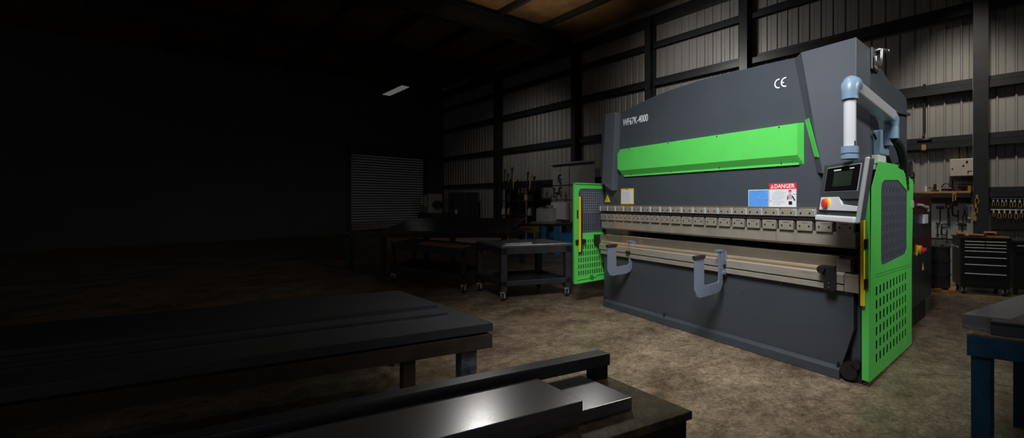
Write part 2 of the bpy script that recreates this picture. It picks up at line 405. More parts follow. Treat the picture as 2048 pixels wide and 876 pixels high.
mb._add([(-0.02,0.0,1.885),(0.075,0.0,2.925),(-0.165,0.10,2.94),(-0.165,0.10,1.885),(-0.165,0.34,1.885),(-0.165,0.34,2.94)],
        [(0,1,2,3),(0,3,4),(1,5,2)])
mb.build('cylinder_cover', 'grey_cover', PB, 0.003)
# green cover on the ram, bevelled lower lip and ends
mb = MB(); y0, y1 = 0.035, 0.104
mb._add([(0.30,y1,2.375),(3.235,y1,2.375),(3.235,y1,1.965),(0.30,y1,1.965),
         (0.385,y0,2.365),(3.198,y0,2.366),(3.198,y0,2.055),(0.385,y0,2.055),(0.325,y0,2.30),(0.325,y0,2.085),
         (0.30,y1,2.32),(0.30,y1,2.04),(0.36,y1,2.375),(0.36,y1,1.965),
         (3.176,y1-0.02,1.985),(0.41,y1-0.02,1.985)],
        [(4,8,9,7,6,5),(12,4,5,1),(12,10,8,4),(10,11,9,8),(11,13,15,7,9),(7,15,14,6),(15,13,2,14),(5,6,14,2,1),(1,2,13,11,10,12)])
mb.box(0.42,3.19,y1-0.022,y1+0.0005,1.962,1.986)
for bu in (0.6,1.4,2.2,3.0):
    mb.cyl((bu,0.03,2.352),(bu,0.05,2.352),0.007,8,1)
    mb.cyl((bu,0.075,1.992),(bu,0.1,1.992),0.007,8,1)
mb.build('ram_cover', ['green','tool_dark'], PB, 0.003)
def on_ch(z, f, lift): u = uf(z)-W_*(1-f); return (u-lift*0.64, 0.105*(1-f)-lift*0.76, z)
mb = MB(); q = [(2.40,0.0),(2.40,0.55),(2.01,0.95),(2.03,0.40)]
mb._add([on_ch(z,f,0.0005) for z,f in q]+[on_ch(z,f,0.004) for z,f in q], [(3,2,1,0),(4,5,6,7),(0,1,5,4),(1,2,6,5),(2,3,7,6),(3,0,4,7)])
mb.build('green_reflection_strip', 'green', PB)  # green sliver stands in for the ram cover's reflection on the chamfer
# clamp plate behind the clamps
mb = MB(); mb.box(-0.12,3.72,0.09,0.19,1.31,1.535); mb.build('clamp_backing', 'tool_dark', PB, 0.003)
mb = MB(); mb.box(-0.12,3.72,0.085,0.1,1.527,1.545); mb.build('clamp_top_strip', 'die_steel', PB, 0.002)
mb = MB(); mb.box(-0.12,3.72,0.062,0.09,1.418,1.452); mb.build('clamp_slot', 'black', PB)
# clamps, wedges
u = -0.13; k = 0; cl = None
while u < 3.70:
    a, b = u+0.012, u+0.18
    if cl is None:
        mb = MB(); mb.prism([(0.012,1.455),(0.18,1.455),(0.18,1.515),(0.165,1.527),(0.027,1.527),(0.012,1.515)], XZ, 0.048, 0.092)
        for q in (0.05,0.142): mb.cyl((q,0.044,1.487),(q,0.06,1.487),0.009,8,1)
        mb.cyl((0.0,0.05,1.457),(0.0,0.05,1.53),0.012,10,2)  # bright rod stands in for the highlight on the clamp edge
        cl = mb.build('clamp', ['steel','tool_dark','alu'], PB, 0.004); cl.location = (u,0,0)
        mb = MB(); mb.prism([(0.008,1.318),(0.165,1.318),(0.165,1.395),(0.155,1.41),(0.008,1.41)], XZ, 0.048, 0.092)
        for q in (0.04,0.135): mb.cyl((q,0.044,1.362),(q,0.06,1.362),0.009,8,1)
        mb.box(0.06,0.12,0.0465,0.05,1.39,1.394,1)
        we = mb.build('wedge_clamp', ['steel','tool_dark'], PB, 0.004); we.location = (u,0,0)
    else:
        c = cl.copy(); C.objects.link(c); c.location = (u,0,0)
        c = we.copy(); C.objects.link(c); c.location = (u,0,0)
    u += 0.1945; k += 1
# punches (upper dies), tapering to the tip
for a, b in ((-0.13,0.515),(0.518,1.345),(1.349,2.132),(2.136,2.94),(2.944,3.735)):
    mb = MB(); mb.prism([(0.075,1.195),(0.075,1.318),(0.165,1.318),(0.165,1.20),(0.13,1.172),(0.11,1.172)], YZ, a, b); mb.build('punch', 'steel', PB, 0.002)
# lower die, ledge, rails
mb = MB(); mb.prism([(0.13,0.985),(0.27,0.985),(0.27,1.09),(0.215,1.09),(0.20,1.07),(0.185,1.09),(0.13,1.09)], YZ, -0.07, 3.57); mb.build('lower_die', 'die_steel', PB, 0.006)
mb = MB(); mb.cyl((-0.05,0.034,0.973),(3.5,0.034,0.973),0.019,16); mb.build('support_bar', 'gold_bar', PB)
mb = MB(); mb.prism([(0.0,0.865),(0.3,0.865),(0.3,0.985),(0.13,0.985),(0.11,0.962),(0.03,0.962),(0.012,0.95),(0.0,0.945)], YZ, -0.09, 3.66); mb.build('bed_rail', 'rail_steel', PB, 0.003)
mb = MB(); mb.box(-0.09,3.66,0.012,0.2,0.852,0.866); mb.build('rail_gap', 'tool_dark', PB)
mb = MB(); mb.box(-0.05,3.66,0.0,0.2,0.80,0.852); mb.build('rail_strip', 'rail_steel', PB, 0.003)
mb = MB(); mb.box(3.665,3.80,0.0,0.2,0.80,0.955); mb.build('rail_end_block', 'steel', PB, 0.004)
mb = MB(); mb.box(3.575,3.70,0.06,0.24,0.965,1.075); mb.build('die_end_block', 'steel', PB, 0.005)
mb = MB(); mb.prism([(0.02,0.97),(0.2,0.97),(0.2,1.07),(0.12,1.09),(0.05,1.05)], YZ, 3.71, 3.735); mb.cyl((3.705,0.1,1.02),(3.745,0.1,1.02),0.028,12); mb.build('end_clamp', 'tool_dark', PB, 0.003)
mb = MB(); mb.box(-0.12,-0.075,0.02,0.26,0.90,1.08); mb.build('die_end_block', 'die_steel', PB, 0.005)
# black stop bracket at the right of the rail
mb = MB(); mb.prism([(3.50,0.80),(3.60,0.80),(3.60,1.02),(3.50,1.02),(3.47,1.0),(3.47,0.95),(3.50,0.93)], XZ, -0.055, -0.002)
mb.cyl((3.485,-0.09,0.985),(3.485,0.0,0.985),0.035,12)
for z in (0.83,0.865): mb.cyl((3.55,-0.062,z),(3.55,-0.05,z),0.009,8,1)
mb.build('stop_bracket', ['black','chrome'], PB, 0.004)
# sheet support arms: J plates in planes across the machine
def support_arm(u, v0, v1, zt, zb):
    wl, wr = 0.145, 0.065
    z_out, z_in = zt-0.03, zt
    out = [(v0,z_out-0.02),(v0,zb+0.085),(v0+0.035,zb+0.015),(v0+0.085,zb),(v0+0.14,zb),(v1-0.12,zb+0.0),(v1-0.045,zb+0.02),(v1,zb+0.09),(v1,zt),(v1-wr,zt),
           (v1-wr,zb+0.135),(v1-wr-0.02,zb+0.12),(v0+wl+0.03,zb+0.115),(v0+wl,zb+0.135),(v0+wl,z_out-0.02)]
    mb = MB(); mb.prism(out, YZ, u-0.009, u+0.009); a = mb.build('sheet_support_arm', 'grey_blue', PB, 0.002)
    mb = MB(); mb.box(u-0.022,u+0.022,v0-0.012,v0+wl+0.008,z_out-0.025,z_out+0.012); mb.build('rubber_pad', 'rubber', a, 0.005)
    mb = MB(); mb.box(u-0.05,u+0.02,v1-wr-0.01,v1+0.02,zt-0.012,zt+0.006)
    mb.box(u+0.009,u+0.016,v1-0.035,v1+0.045,zt-0.20,zt-0.01).box(u+0.009,u+0.03,v1+0.035,v1+0.045,zt-0.20,zt-0.01)
    mb.build('hanger_bracket', 'grey_blue', a, 0.002)
    mb = MB(); mb.box(u+0.009,u+0.02,v1-0.01,v1+0.045,zt-0.27,zt-0.19); mb.cyl((u+0.01,v1+0.01,zt-0.245),(u+0.035,v1+0.01,zt-0.245),0.022,12); mb.build('clamp_knob', 'grey_blue', a, 0.002)
support_arm(2.33, -0.50, -0.035, 1.055, 0.592)
support_arm(0.64, -0.372, 0.085-0.02, 1.035, 0.585)
for q in (2.33,0.64): MB().box(q-0.03,q+0.03,-0.04,0.02,0.86,0.90).build('arm_mount_block', 'tool_dark', PB, 0.004)
# bolts on the base rail and bed
for q in (0.02,1.33,3.6):
    mb = MB(); mb.cyl((q,0.03,0.11),(q,0.03,0.15),0.008,8).cyl((q,0.03,0.11),(q,0.03,0.122),0.016,6); mb.build('levelling_bolt', 'tool_dark', PB)
for q,z in ((3.02,0.77),(2.55,0.62)):
    mb = MB(); mb.cyl((q,0.043,z),(q,0.055,z),0.01,10); mb.build('bed_screw', 'chrome', PB)
# dark foot and roller gear under the right end
mb = MB(); mb.box(3.64,3.80,0.05,0.30,0.0,0.12); mb.cyl((3.70,-0.0,0.10),(3.70,0.06,0.10),0.075,20); mb.cyl((3.76,-0.0,0.17),(3.76,0.05,0.17),0.04,16); mb.box(3.64,3.80,0.142,0.2,0.12,0.85)  # tall box added to black out the lit frame edge
mb.build('foot_gear', 'black', PB, 0.004)
# --- side guards
def slot(v, z, w, h): return rect(v-w/2, v+w/2, z-h/2, z+h/2)
def rrect(x0,x1,y0,y1,r,n=4):
    P = []
    for cx,cy,a in ((x1-r,y0+r,-PI/2),(x1-r,y1-r,0),(x0+r,y1-r,PI/2),(x0+r,y0+r,PI)):
        for i in range(n+1): P.append((cx+r*math.cos(a+PI/2*i/n), cy+r*math.sin(a+PI/2*i/n)))
    return P
GU = 3.86
go = [(0.012,0.05),(1.38,0.03),(1.37,0.16),(1.37,0.9),(1.44,1.815),(1.07,1.905),(1.06,1.925),(0.86,1.932),(0.86,1.958),(0.25,1.948),(0.075,1.72)]
pan = [(0.345,1.02),(0.44,1.015),(1.09,1.045),(1.17,1.09),(1.18,1.715),(0.85,1.818),(0.42,1.80),(0.355,1.77),(0.33,1.72),(0.325,1.07)]
holes = [pan]
for r in range(6):
    for c in range(10):
        vv = 0.205 + c*0.102; z = 0.205 + r*0.1195 + (c*0.0012)
        holes.append(slot(vv, z, 0.042, 0.078))
mb = MB(); mb.prism(go, YZ, GU+0.009, GU+0.012, holes)
mb.box(GU-0.045,GU+0.012,0.005,0.03,0.06,1.70)
guard = mb.build('side_guard', 'green', PB)
ph = []
for r in range(8):
    for c in range(8):
        vv = 0.42+c*0.098; z = 1.08 + r*0.09
        if vv < 1.15 and z < 1.80 - max(0,(vv-0.85))*0.35-0.04: 
            ph.append(slot(vv, z, 0.017, 0.05)); ph.append(slot(vv+0.042, z+0.03, 0.012, 0.028))
pin = [(0.55+(p-0.75)*1.06+0.2, 1.4+(q-1.4)*1.05) for p,q in pan]
mb = MB(); mb.prism(pin, YZ, GU+0.004, GU+0.006, ph); mb.build('perforated_panel', 'perf', guard)
mb = MB(); mb.prism([(0.17,0.955),(1.34,0.918),(1.34,0.912),(0.17,0.948)], YZ, GU+0.011, GU+0.0128); mb.prism([(0.17,0.93),(1.34,0.893),(1.34,0.887),(0.17,0.924)], YZ, GU+0.011, GU+0.0128)
mb.build('pressed_seam', mat('green_seam', (0.03,0.30,0.04), 0.5), guard)
mb = MB(); mb.prism([(0.25,1.945),(0.86,1.955),(0.86,1.972),(0.27,1.965)], YZ, GU-0.05, GU+0.006); mb.prism([(0.86,1.925),(1.07,1.905),(1.44,1.815),(1.44,1.835),(1.08,1.925),(0.86,1.945)], YZ, GU-0.05, GU+0.006)
mb.build('guard_top_flange', 'green', guard, 0.003)
mb = MB(); mb.box(GU+0.01,GU+0.025,1.36,1.42,1.53,1.61); mb.build('hinge', 'alu', guard, 0.004)
mb = MB(); mb.box(GU-0.040,GU-0.037,0.06,1.35,0.10,1.78); mb.build('slot_blackout', 'black', guard)  # added black sheet so the slots look dark inside
# light curtain bar on the guard's front edge
mb = MB(); mb.box(3.815,3.845,-0.035,0.0,0.705,1.49); lc = mb.build('light_curtain', 'yellow', PB, 0.004)
mb = MB(); mb.box(3.845,3.87,-0.03,0.006,0.86,0.94).box(3.845,3.87,-0.03,0.006,1.20,1.28).box(3.80,3.816,-0.032,0.0,0.70,1.495); mb.build('curtain_bracket', 'black', lc, 0.003)
# left guard
LU = -0.25
go = rect(-0.352,0.24,0.352,1.885)
pan2 = [(-0.27,1.115),(0.235,1.115),(0.235,1.80),(-0.20,1.80),(-0.265,1.75)]
pan2 = [(-0.27,1.115),(0.225,1.115),(0.225,1.80),(-0.20,1.80),(-0.25,1.785),(-0.27,1.74)]
holes = [pan2]
for r in range(5):
    for c in range(12):
        holes.append(slot(-0.265+c*0.041, 0.505+r*0.098+c*0.0, 0.017, 0.068))
for c in range(10): holes.append(slot(-0.18+c*0.041, 0.985, 0.017, 0.05))
mb = MB(); mb.prism(go, YZ, LU+0.009, LU+0.012, holes); mb.box(LU-0.012,LU+0.03,-0.352,-0.335,0.352,1.885).box(LU-0.012,LU+0.03,-0.352,0.24,1.868,1.885).box(LU-0.012,LU+0.03,-0.352,0.24,0.352,0.372)
lg = mb.build('side_guard', 'green', PB)
ph = []
st = MB()
for r in range(16):
    for c in range(11):
        if r > 6:
            y, z = -0.195+c*0.036, 1.17+r*0.038
            st.cyl((LU+0.0055,y,z),(LU+0.010,y,z),0.0065,8,0,0.003)
            continue
        w, h = 0.013, 0.024
        ph.append(slot(-0.195+c*0.036, 1.17+r*0.038, w, h))
mb = MB(); mb.prism([(p*1.03,1.45+(q-1.45)*1.03) for p,q in pan2], YZ, LU+0.004, LU+0.006, ph); pp = mb.build('perforated_panel', 'perf', lg)
st.build('lit_hole_dots', 'pale', pp)['kind'] = 'stuff'  # pale studs stand in for the lit wall showing through holes
mb = MB(); mb.tube([(LU+0.02,-0.30,0.41),(LU+0.02,0.02,0.415),(LU+0.02,0.06,0.445),(LU+0.02,0.22,0.45)],0.007,8); mb.build('lower_bead', 'green', lg)
mb = MB(); mb.cyl((LU+0.012,-0.04,0.42),(LU+0.03,-0.04,0.42),0.035,14); mb.build('latch_knob', mat('dark_green_knob', (0.04,0.25,0.05), 0.5), lg, 0.004)
mb = MB(); mb.box(LU+0.035,LU+0.07,-0.29,-0.262,0.835,1.675); lc = mb.build('light_curtain', 'yellow', PB, 0.004)
mb = MB(); mb.box(LU+0.03,LU+0.065,-0.262,-0.235,0.825,1.68).box(LU+0.012,LU+0.035,-0.30,-0.24,1.35,1.47); mb.cyl((LU+0.012,-0.20,0.99),(LU+0.06,-0.20,0.99),0.036,14); mb.box(LU+0.012,LU+0.05,-0.33,-0.2,0.955,1.02)
mb.build('curtain_bracket', 'black', lc, 0.003)
mb = MB(); mb.box(LU+0.01,-0.155,0.16,0.22,0.55,0.62).box(LU+0.01,-0.155,0.16,0.22,1.86,1.88); mb.box(LU+0.012,-0.10,-0.0,0.10,0.93,1.08); mb.build('guard_hinge', 'tool_dark', PB, 0.004)
# --- labels and lettering on the ram
yf = 0.1035
mb = MB(); mb.box(0.325,0.62,yf-0.002,0.11,1.56,1.79,0).box(0.345,0.60,yf-0.0035,0.11,1.578,1.768,1).box(0.46,0.48,yf-0.0042,0.11,1.772,1.786,2)
for i in range(7): mb.box(0.37,0.37+random.uniform(0.15,0.2),yf-0.0042,0.11,1.60+i*0.022,1.604+i*0.022,3)
mb.build('yellow_framed_notice', ['yellow','sign_white','black','sign_grey'], PB)
mb = MB(); mb.prism([(-0.083,1.592),(0.058,1.592),(-0.012,1.705)], XZ, yf-0.002, 0.11, m=0); 
mb.box(-0.017,-0.007,yf-0.0042,0.11,1.628,1.652,1).box(-0.017,-0.007,yf-0.0042,0.11,1.616,1.623,1)
mb.build('warning_triangle', ['yellow','black'], PB)
mb = MB(); mb.box(2.585,2.838,yf-0.002,0.11,1.54,1.727,0).box(2.592,2.834,yf-0.003,0.11,1.546,1.72,1)
for (x0,x1,z) in ((2.66,2.79,1.66),(2.65,2.77,1.655),(2.68,2.80,1.63),(2.70,2.78,1.615),(2.66,2.82,1.565)): mb.box(x0,x1,yf-0.0036,0.11,z,z+0.004,2)
mb.prism([(2.66,1.665),(2.74,1.645),(2.80,1.61),(2.77,1.612),(2.70,1.64)], XZ, yf-0.0036, 0.11, m=2)
mb.cyl((2.812,yf-0.004,1.615),(2.812,0.11,1.615),0.006,8,3)
mb.build('blue_plate', ['sign_white','sign_blue','sign_blue2','bezel_grey'], PB)
mb = MB(); mb.box(2.844,3.154,yf-0.002,0.11,1.543,1.727,0).box(2.844,3.154,yf-0.0022,0.11,1.727,1.788,1)
for i,(x0,x1) in enumerate(((2.92,3.0),(2.90,3.04),(2.89,3.02),(2.88,3.03),(2.88,3.02),(2.88,3.0),(2.89,3.02),(2.89,3.03),(2.89,2.98))): mb.box(x0,x1,yf-0.0032,0.11,1.708-i*0.0175,1.711-i*0.0175,2)
mb.box(2.859,2.868,yf-0.0032,0.11,1.60,1.61,3)
mb.box(3.07,3.108,yf-0.0032,0.11,1.567,1.603,3)
dn = mb.build('danger_sign', ['sign_white','sign_red','sign_grey','black'], PB)
mb = MB(); mb.cyl((3.085,yf-0.0034,1.695),(3.085,0.108,1.695),0.014,12,1); mb.prism([(3.066,1.70),(3.104,1.70),(3.098,1.718),(3.072,1.718)], XZ, yf-0.0038, 0.108, m=0)
mb.prism([(3.06,1.625),(3.11,1.625),(3.105,1.675),(3.065,1.675)], XZ, yf-0.0034, 0.108, m=2); mb.box(3.05,3.066,yf-0.0038,0.108,1.62,1.655,0); mb.prism([(3.10,1.66),(3.12,1.655),(3.145,1.61),(3.13,1.608)], XZ, yf-0.0036, 0.108, m=3); mb.box(3.115,3.146,yf-0.0036,0.108,1.672,1.675,3)
mb.build('printed_figure', ['sign_red','skin','sign_grey','bezel_grey'], dn)
text('danger_lettering', 'DANGER', 0.058, 'letter', dn, (2.905,yf-0.0024,1.738), FRONT, 0.0008, 0.98, 1.0, 0.0008)
mb = MB(); mb.prism([(2.862,1.737),(2.90,1.737),(2.881,1.777)], XZ, yf-0.0034, 0.108, [[(2.8725,1.743),(2.8895,1.743),(2.881,1.763)]]); mb.build('danger_triangle', 'letter', dn)
text('model_lettering', 'WF67K-4000', 0.145, 'letter', PB, (0.372,yf-0.001,2.718), FRONT, 0.0012, 0.70, 1.0, 0.001)
mb = MB()
def arc(cx, cz, r, a0, a1, w=0.013, n=14, sx=1.0):
    P = []
    for i in range(n+1): a = a0+(a1-a0)*i/n; P.append((cx+sx*r*math.cos(a), cz+r*math.sin(a)))
    for i in range(n,-1,-1): a = a0+(a1-a0)*i/n; P.append((cx+sx*(r-w)*math.cos(a), cz+(r-w)*math.sin(a)))
    mb.prism(P, XZ, yf-0.0015, 0.108)
arc(2.955,2.818,0.05,math.radians(75),math.radians(285)); arc(3.03,2.818,0.05,math.radians(75),math.radians(285)); mb.box(2.985,3.015,yf-0.0015,0.108,2.812,2.824)
mb.build('ce_mark', 'letter', PB)
# --- lifting lug on the right cover
mb = MB(); mb.box(3.768,3.785,0.36,0.56,2.84,3.05); mb.build('lug_plate', 'grey', PB, 0.01)
mb = MB(); mb.tube([(3.775,0.44,3.03),(3.80,0.47,3.045),(3.82,0.52,3.05),(3.83,0.64,3.07)],[0.016,0.02,0.02,0.018],12); mb.sphere((3.83,0.65,3.073),0.024)
mb.tube([(3.82,0.50,3.05),(3.82,0.50,2.98),(3.82,0.485,2.92),(3.82,0.45,2.88),(3.82,0.41,2.875),(3.82,0.385,2.91)],[0.018,0.016,0.017,0.021,0.019,0.012],12)
mb.tube([(3.80,0.40,2.96),(3.80,0.40,2.86),(3.81,0.43,2.835),(3.81,0.47,2.86)],0.014,10)
mb.build('lifting_hook', 'chrome', PB)
# --- small fittings on the right side frame
mb = MB()
mb.box(3.76,3.772,0.86,0.92,2.30,2.40,0).box(3.76,3.772,1.10,1.16,2.24,2.33,0).box(3.76,3.772,0.98,1.02,2.30,2.36,0)
mb.build('socket_covers', 'tool_dark', PB, 0.003)
mb = MB(); mb.box(3.76,3.764,0.775,0.782,1.6,2.5); mb.build('panel_joint', 'black', PB)
mb = MB(); mb.prism([(0.98,2.535),(1.633,2.60),(1.633,2.63),(0.98,2.56)], YZ, 3.76, 3.80); mb.build('hose_ledge', 'grey', PB, 0.003)
# --- swing arm for the control pendant
mb = MB(); mb.prism([(0.46,2.05),(0.72,2.05),(0.72,2.30),(0.46,2.28)], YZ, 3.76, 3.83); mb.build('arm_mount', 'joint_blue', PB, 0.01)
def capsule_elbow(pts, r, name):
    mb = MB(); mb.tube(pts, r, 18); return mb.build(name, 'joint_blue', PB)
AU = 3.885
mb = MB(); mb.prism(rrect(-0.052,0.052,-0.052,0.052,0.015), lambda p,q,a: (AU+p, a, 2.455-0.085*a+q), -0.40, 0.56); mb.build('arm_tube', 'alu', PB)
mb = MB()
mb.cyl((AU,-0.455,1.985),(AU,-0.455,2.40),0.046,24); mb.box(AU+0.03,AU+0.0475,-0.475,-0.462,2.02,2.06,1)
mb.build('drop_tube', ['white','black'], PB)
mb = MB(); mb.tube([(AU,-0.455,2.385),(AU,-0.455,2.44),(AU,-0.45,2.475),(AU,-0.425,2.50),(AU,-0.38,2.505),(AU,-0.35,2.49)],[0.060,0.064,0.070,0.072,0.070,0.062],20); mb.cyl((AU,-0.455,2.38),(AU,-0.455,2.40),0.064,20); mb.build('elbow_joint', 'joint_blue', PB)
mb = MB(); mb.tube([(AU,0.50,2.405),(AU,0.56,2.40),(AU,0.59,2.375),(AU,0.60,2.33),(AU,0.60,2.27)],[0.058,0.066,0.068,0.062,0.056],18); mb.cyl((AU,0.60,2.20),(AU,0.60,2.31),0.062,20); mb.box(AU-0.09,AU,0.55,0.65,2.14,2.26); mb.build('elbow_joint', 'joint_blue', PB)
mb = MB(); mb.cyl((AU,-0.455,1.925),(AU,-0.455,1.955),0.066,24).cyl((AU,-0.455,1.955),(AU,-0.455,1.968),0.060,24).cyl((AU,-0.455,1.968),(AU,-0.455,2.02),0.066,24); mb.build('swivel_collar', 'joint_blue', PB, 0.004)
mb = MB(); mb.tube([(AU-0.1,0.40,2.24),(AU-0.1,0.52,2.165),(AU-0.06,0.62,2.14),(AU,0.66,2.16)],0.012,8); mb.build('cable_stay', 'black', PB)
# corrugated hose
pth = []
ctrl = [Vector((3.885,0.62,2.20)),Vector((3.90,0.80,2.20)),Vector((3.87,1.12,2.10)),Vector((3.84,1.22,1.72))]
for i in range(41):
    tt = i/40; pth.append(sum((ctrl[j]*c for j,c in enumerate(((1-tt)**3,3*tt*(1-tt)**2,3*tt*tt*(1-tt),tt**3))), Vector()))
mb = MB(); mb.tube(pth, [0.044 if i%2 else 0.037 for i in range(41)], 14); mb.build('conduit_hose', 'rubber', PB)
pth = []
ctrl = [Vector((3.77,1.15,1.92)),Vector((3.80,1.18,2.08)),Vector((3.80,1.35,2.08)),Vector((3.80,1.38,1.7))]
for i in range(21):
    tt = i/20; pth.append(sum((ctrl[j]*c for j,c in enumerate(((1-tt)**3,3*tt*(1-tt)**2,3*tt*tt*(1-tt),tt**3))), Vector()))
mb = MB(); mb.tube(pth, 0.02, 10); mb.build('small_hose', 'rubber', PB)
mb = MB(); mb.box(3.76,3.83,0.40,0.62,1.90,2.04); mb.build('junction_box', 'white', PB, 0.006)
# --- control pendant: own frame, x towards its near right edge, y to its back
e_ = Vector((0.163,-0.987,0)); inv = Matrix.Rotation(-PROT, 3, 'Z')
ex = inv @ e_; pe = bpy.data.objects.new('control_panel', None); C.objects.link(pe); pe.parent = PB
pe.location = (3.885,-0.455,1.912); pe.rotation_euler = (0,0,math.atan2(ex.y, ex.x))
HW = 0.30
def tilt(x, d, z):      # front plane leans back: top further back; d = depth behind the face
    return (x*0.94-0.070, z*0.89*0.17 + d, z*0.89)
def slab(mb, poly, d0, d1, m=0): mb.prism(poly, lambda p,q,a: tilt(p,a,q), d0, d1, m=m)
mb = MB(); slab(mb, [(-HW,-0.50),(HW,-0.50),(HW,0.0),(-HW,0.0)], 0.012, 0.062, 0)
body = mb.build('pendant_body', 'bezel_grey', pe, 0.006)
mb = MB(); slab(mb, rect(-HW+0.012,HW-0.03,-0.33,-0.005), 0.0, 0.014); mb.build('pendant_face', 'bezel_grey', pe, 0.003)
mb = MB(); slab(mb, [(HW-0.022,-0.525),(HW+0.008,-0.525),(HW+0.008,0.008),(HW-0.022,0.008)], -0.006, 0.022); mb.build('side_rim', 'alu', pe, 0.008)
mb = MB(); slab(mb, [(-HW-0.012,-0.515),(-HW+0.012,-0.515),(-HW+0.012,0.0),(-HW-0.012,0.0)], -0.006, 0.05); mb.build('side_rim', 'bezel_grey', pe, 0.004)
mb = MB(); slab(mb, rect(-HW+0.05,HW-0.055,-0.265,-0.035), -0.004, 0.003, 0); sc_ = mb.build('screen_frame', 'alu', pe, 0.002)
mb = MB(); slab(mb, rect(-HW+0.057,HW-0.062,-0.259,-0.041), -0.0055, 0.0, 0); mb.build('screen_glass', 'screen', sc_)
mb = MB(); slab(mb, rect(-0.12,0.15,-0.215,-0.085), -0.0065, 0.0, 0)
ui = mb.build('screen_picture', 'screen_ui', sc_)
mb = MB()
for i in range(8): slab(mb, rect(-0.13+i*0.014,-0.13+i*0.014+0.010,-0.075,-0.062), -0.0068, 0.0)
for i in range(5): slab(mb, rect(0.105+i*0.012,0.105+i*0.012+0.009,-0.072,-0.061), -0.0068, 0.0)
mb.build('screen_lettering', 'letter', sc_)
mb = MB(); slab(mb, [(-HW+0.012,-0.43),(HW-0.03,-0.43),(HW-0.03,-0.39),(0.06,-0.375),(0.0,-0.31),(-HW+0.012,-0.31)], -0.003, 0.014); mb.build('white_fascia', 'white', pe, 0.003)
mb = MB(); slab(mb, rect(-HW+0.012,HW-0.03,-0.475,-0.43), 0.02, 0.03, 0); mb.build('document_slot', 'rail_steel', pe)
mb = MB(); slab(mb, [(-HW-0.01,-0.53),(HW-0.02,-0.53),(HW-0.02,-0.475),(-HW-0.01,-0.475)], -0.02, 0.045); mb.build('lower_lip', 'white', pe, 0.014, 3)
mb = MB()
def tc(x, z, d0, d1, r, m, r2=None): mb.cyl(tilt(x,d0,z), tilt(x,d1,z), r, 20, m, r2)
tc(-0.165,-0.368,0.0,-0.012,0.046,0); tc(-0.165,-0.368,-0.010,-0.028,0.024,1); tc(-0.165,-0.368,-0.027,-0.040,0.037,1,0.034); tc(-0.165,-0.368,-0.040,-0.044,0.034,1,0.02)
mb.build('emergency_stop', ['yellow','red'], pe)
# --- electrical cabinet at the rear right
mb = MB(); mb.box(3.05,3.755,1.86,2.90,0.30,1.71); cb = mb.build('electrical_cabinet', 'cab_black', PB, 0.008)
mb = MB(); mb.box(3.755,3.762,1.93,2.84,1.44,1.66).box(3.755,3.762,1.93,2.84,0.98,1.14); mb.build('red_reflection', 'dark_red', cb, 0.003)  # red sheets stand in for reflections on the glossy cabinet
mb = MB(); mb.box(3.755,3.785,2.35,2.56,1.31,1.43); mb.build('door_latch', 'white', cb, 0.006)
mb = MB(); mb.tube([(3.77,2.10,1.56),(3.80,2.2,1.55),(3.80,2.3,1.53),(3.79,2.5,1.53),(3.79,2.52,1.47)],0.018,8); mb.build('white_reflection', 'alu', cb)  # bright tube stands in for white reflections near the cabinet top
mb = MB(); mb.box(3.755,3.775,2.02,2.06,0.93,1.06,0).cyl((3.755,2.16,0.99),(3.79,2.16,0.99),0.055,16,0).cyl((3.79,2.16,0.99),(3.81,2.16,0.99),0.04,16,1).box(3.80,3.825,2.12,2.28,0.972,1.008,1); mb.build('isolator_switch', ['yellow','red'], cb, 0.003)
mb = MB(); mb.prism([(2.36,0.70),(2.46,0.70),(2.41,0.80)], YZ, 3.754, 3.757); mb.build('warning_triangle', 'yellow', cb)
mb = MB(); mb.box(3.1,3.70,1.95,2.8,0.0,0.30); mb.build('cabinet_plinth', 'black', cb, 0.004)

# ------------------------------------------------------------------ tables of steel
def skew(mb, el, es, l0, l1, w0, w1, z0, z1, m=0):
    f = lambda l, w, z: (el[0]*l+es[0]*w, el[1]*l+es[1]*w, z)
    P = [(l0,w0),(l1,w0),(l1,w1),(l0,w1)]
    mb.hexa([f(l,w,z0) for l,w in P]+[f(l,w,z1) for l,w in P], m); return mb
def skobj(name, mname, parent, el, es, boxes, bevel=0.003):
    mb = MB()
    for b in boxes: skew(mb, el, es, *b)
    return mb.build(name, mname, parent, bevel)
def sk_thing(name, label, cat, corner, el, es, box, mname, bevel=0.003, group=None):
    o = skobj(name, mname, None, el, es, [box], bevel); o.location = (corner[0], corner[1], 0)
    return tag(o, label, cat, group)
# foreground table
c1 = (0.042,1.32); l1 = (0.86,0.51); s1 = (-0.783,0.622)
t = thing('steel_table', 'rusty steel work table in the foreground at the bottom of the photo, carrying thick plates', 'table', (*c1,0))
skobj('table_top', 'rust', t, l1, s1, [(-1.9,0,0,0.50,0.872,0.90)])
skobj('apron', 'bench', t, l1, s1, [(-1.88,-0.012,0.012,0.03,0.79,0.872),(-1.88,-0.012,0.47,0.488,0.79,0.872),(-0.03,-0.012,0.03,0.47,0.79,0.872),(-1.88,-1.86,0.03,0.47,0.79,0.872)])
for l in (-0.09,-1.86):
    for w in (0.015,0.42): skobj('leg', 'blue', t, l1, s1, [(l,l+0.07,w,w+0.065,0,0.872)])
sk_thing('steel_plate', 'thick grey steel plate sticking out under the longer plate on the foreground table', 'steel plate', c1, l1, s1, (-1.6,-0.125,0.123,0.39,0.90,0.94), 'plate', 0.002)
sk_thing('steel_plate', 'wide shiny steel plate on top, reflecting a ceiling light, on the foreground table', 'steel plate', c1, l1, s1, (-1.75,-0.298,0.116,0.372,0.94,0.975), 'plate', 0.002)
sk_thing('square_steel_bar', 'long dark square steel bar along the back edge of the foreground table', 'steel bar', c1, l1, s1, (-1.75,-0.007,0.398,0.467,0.952,1.0), 'dark_plate', 0.004)
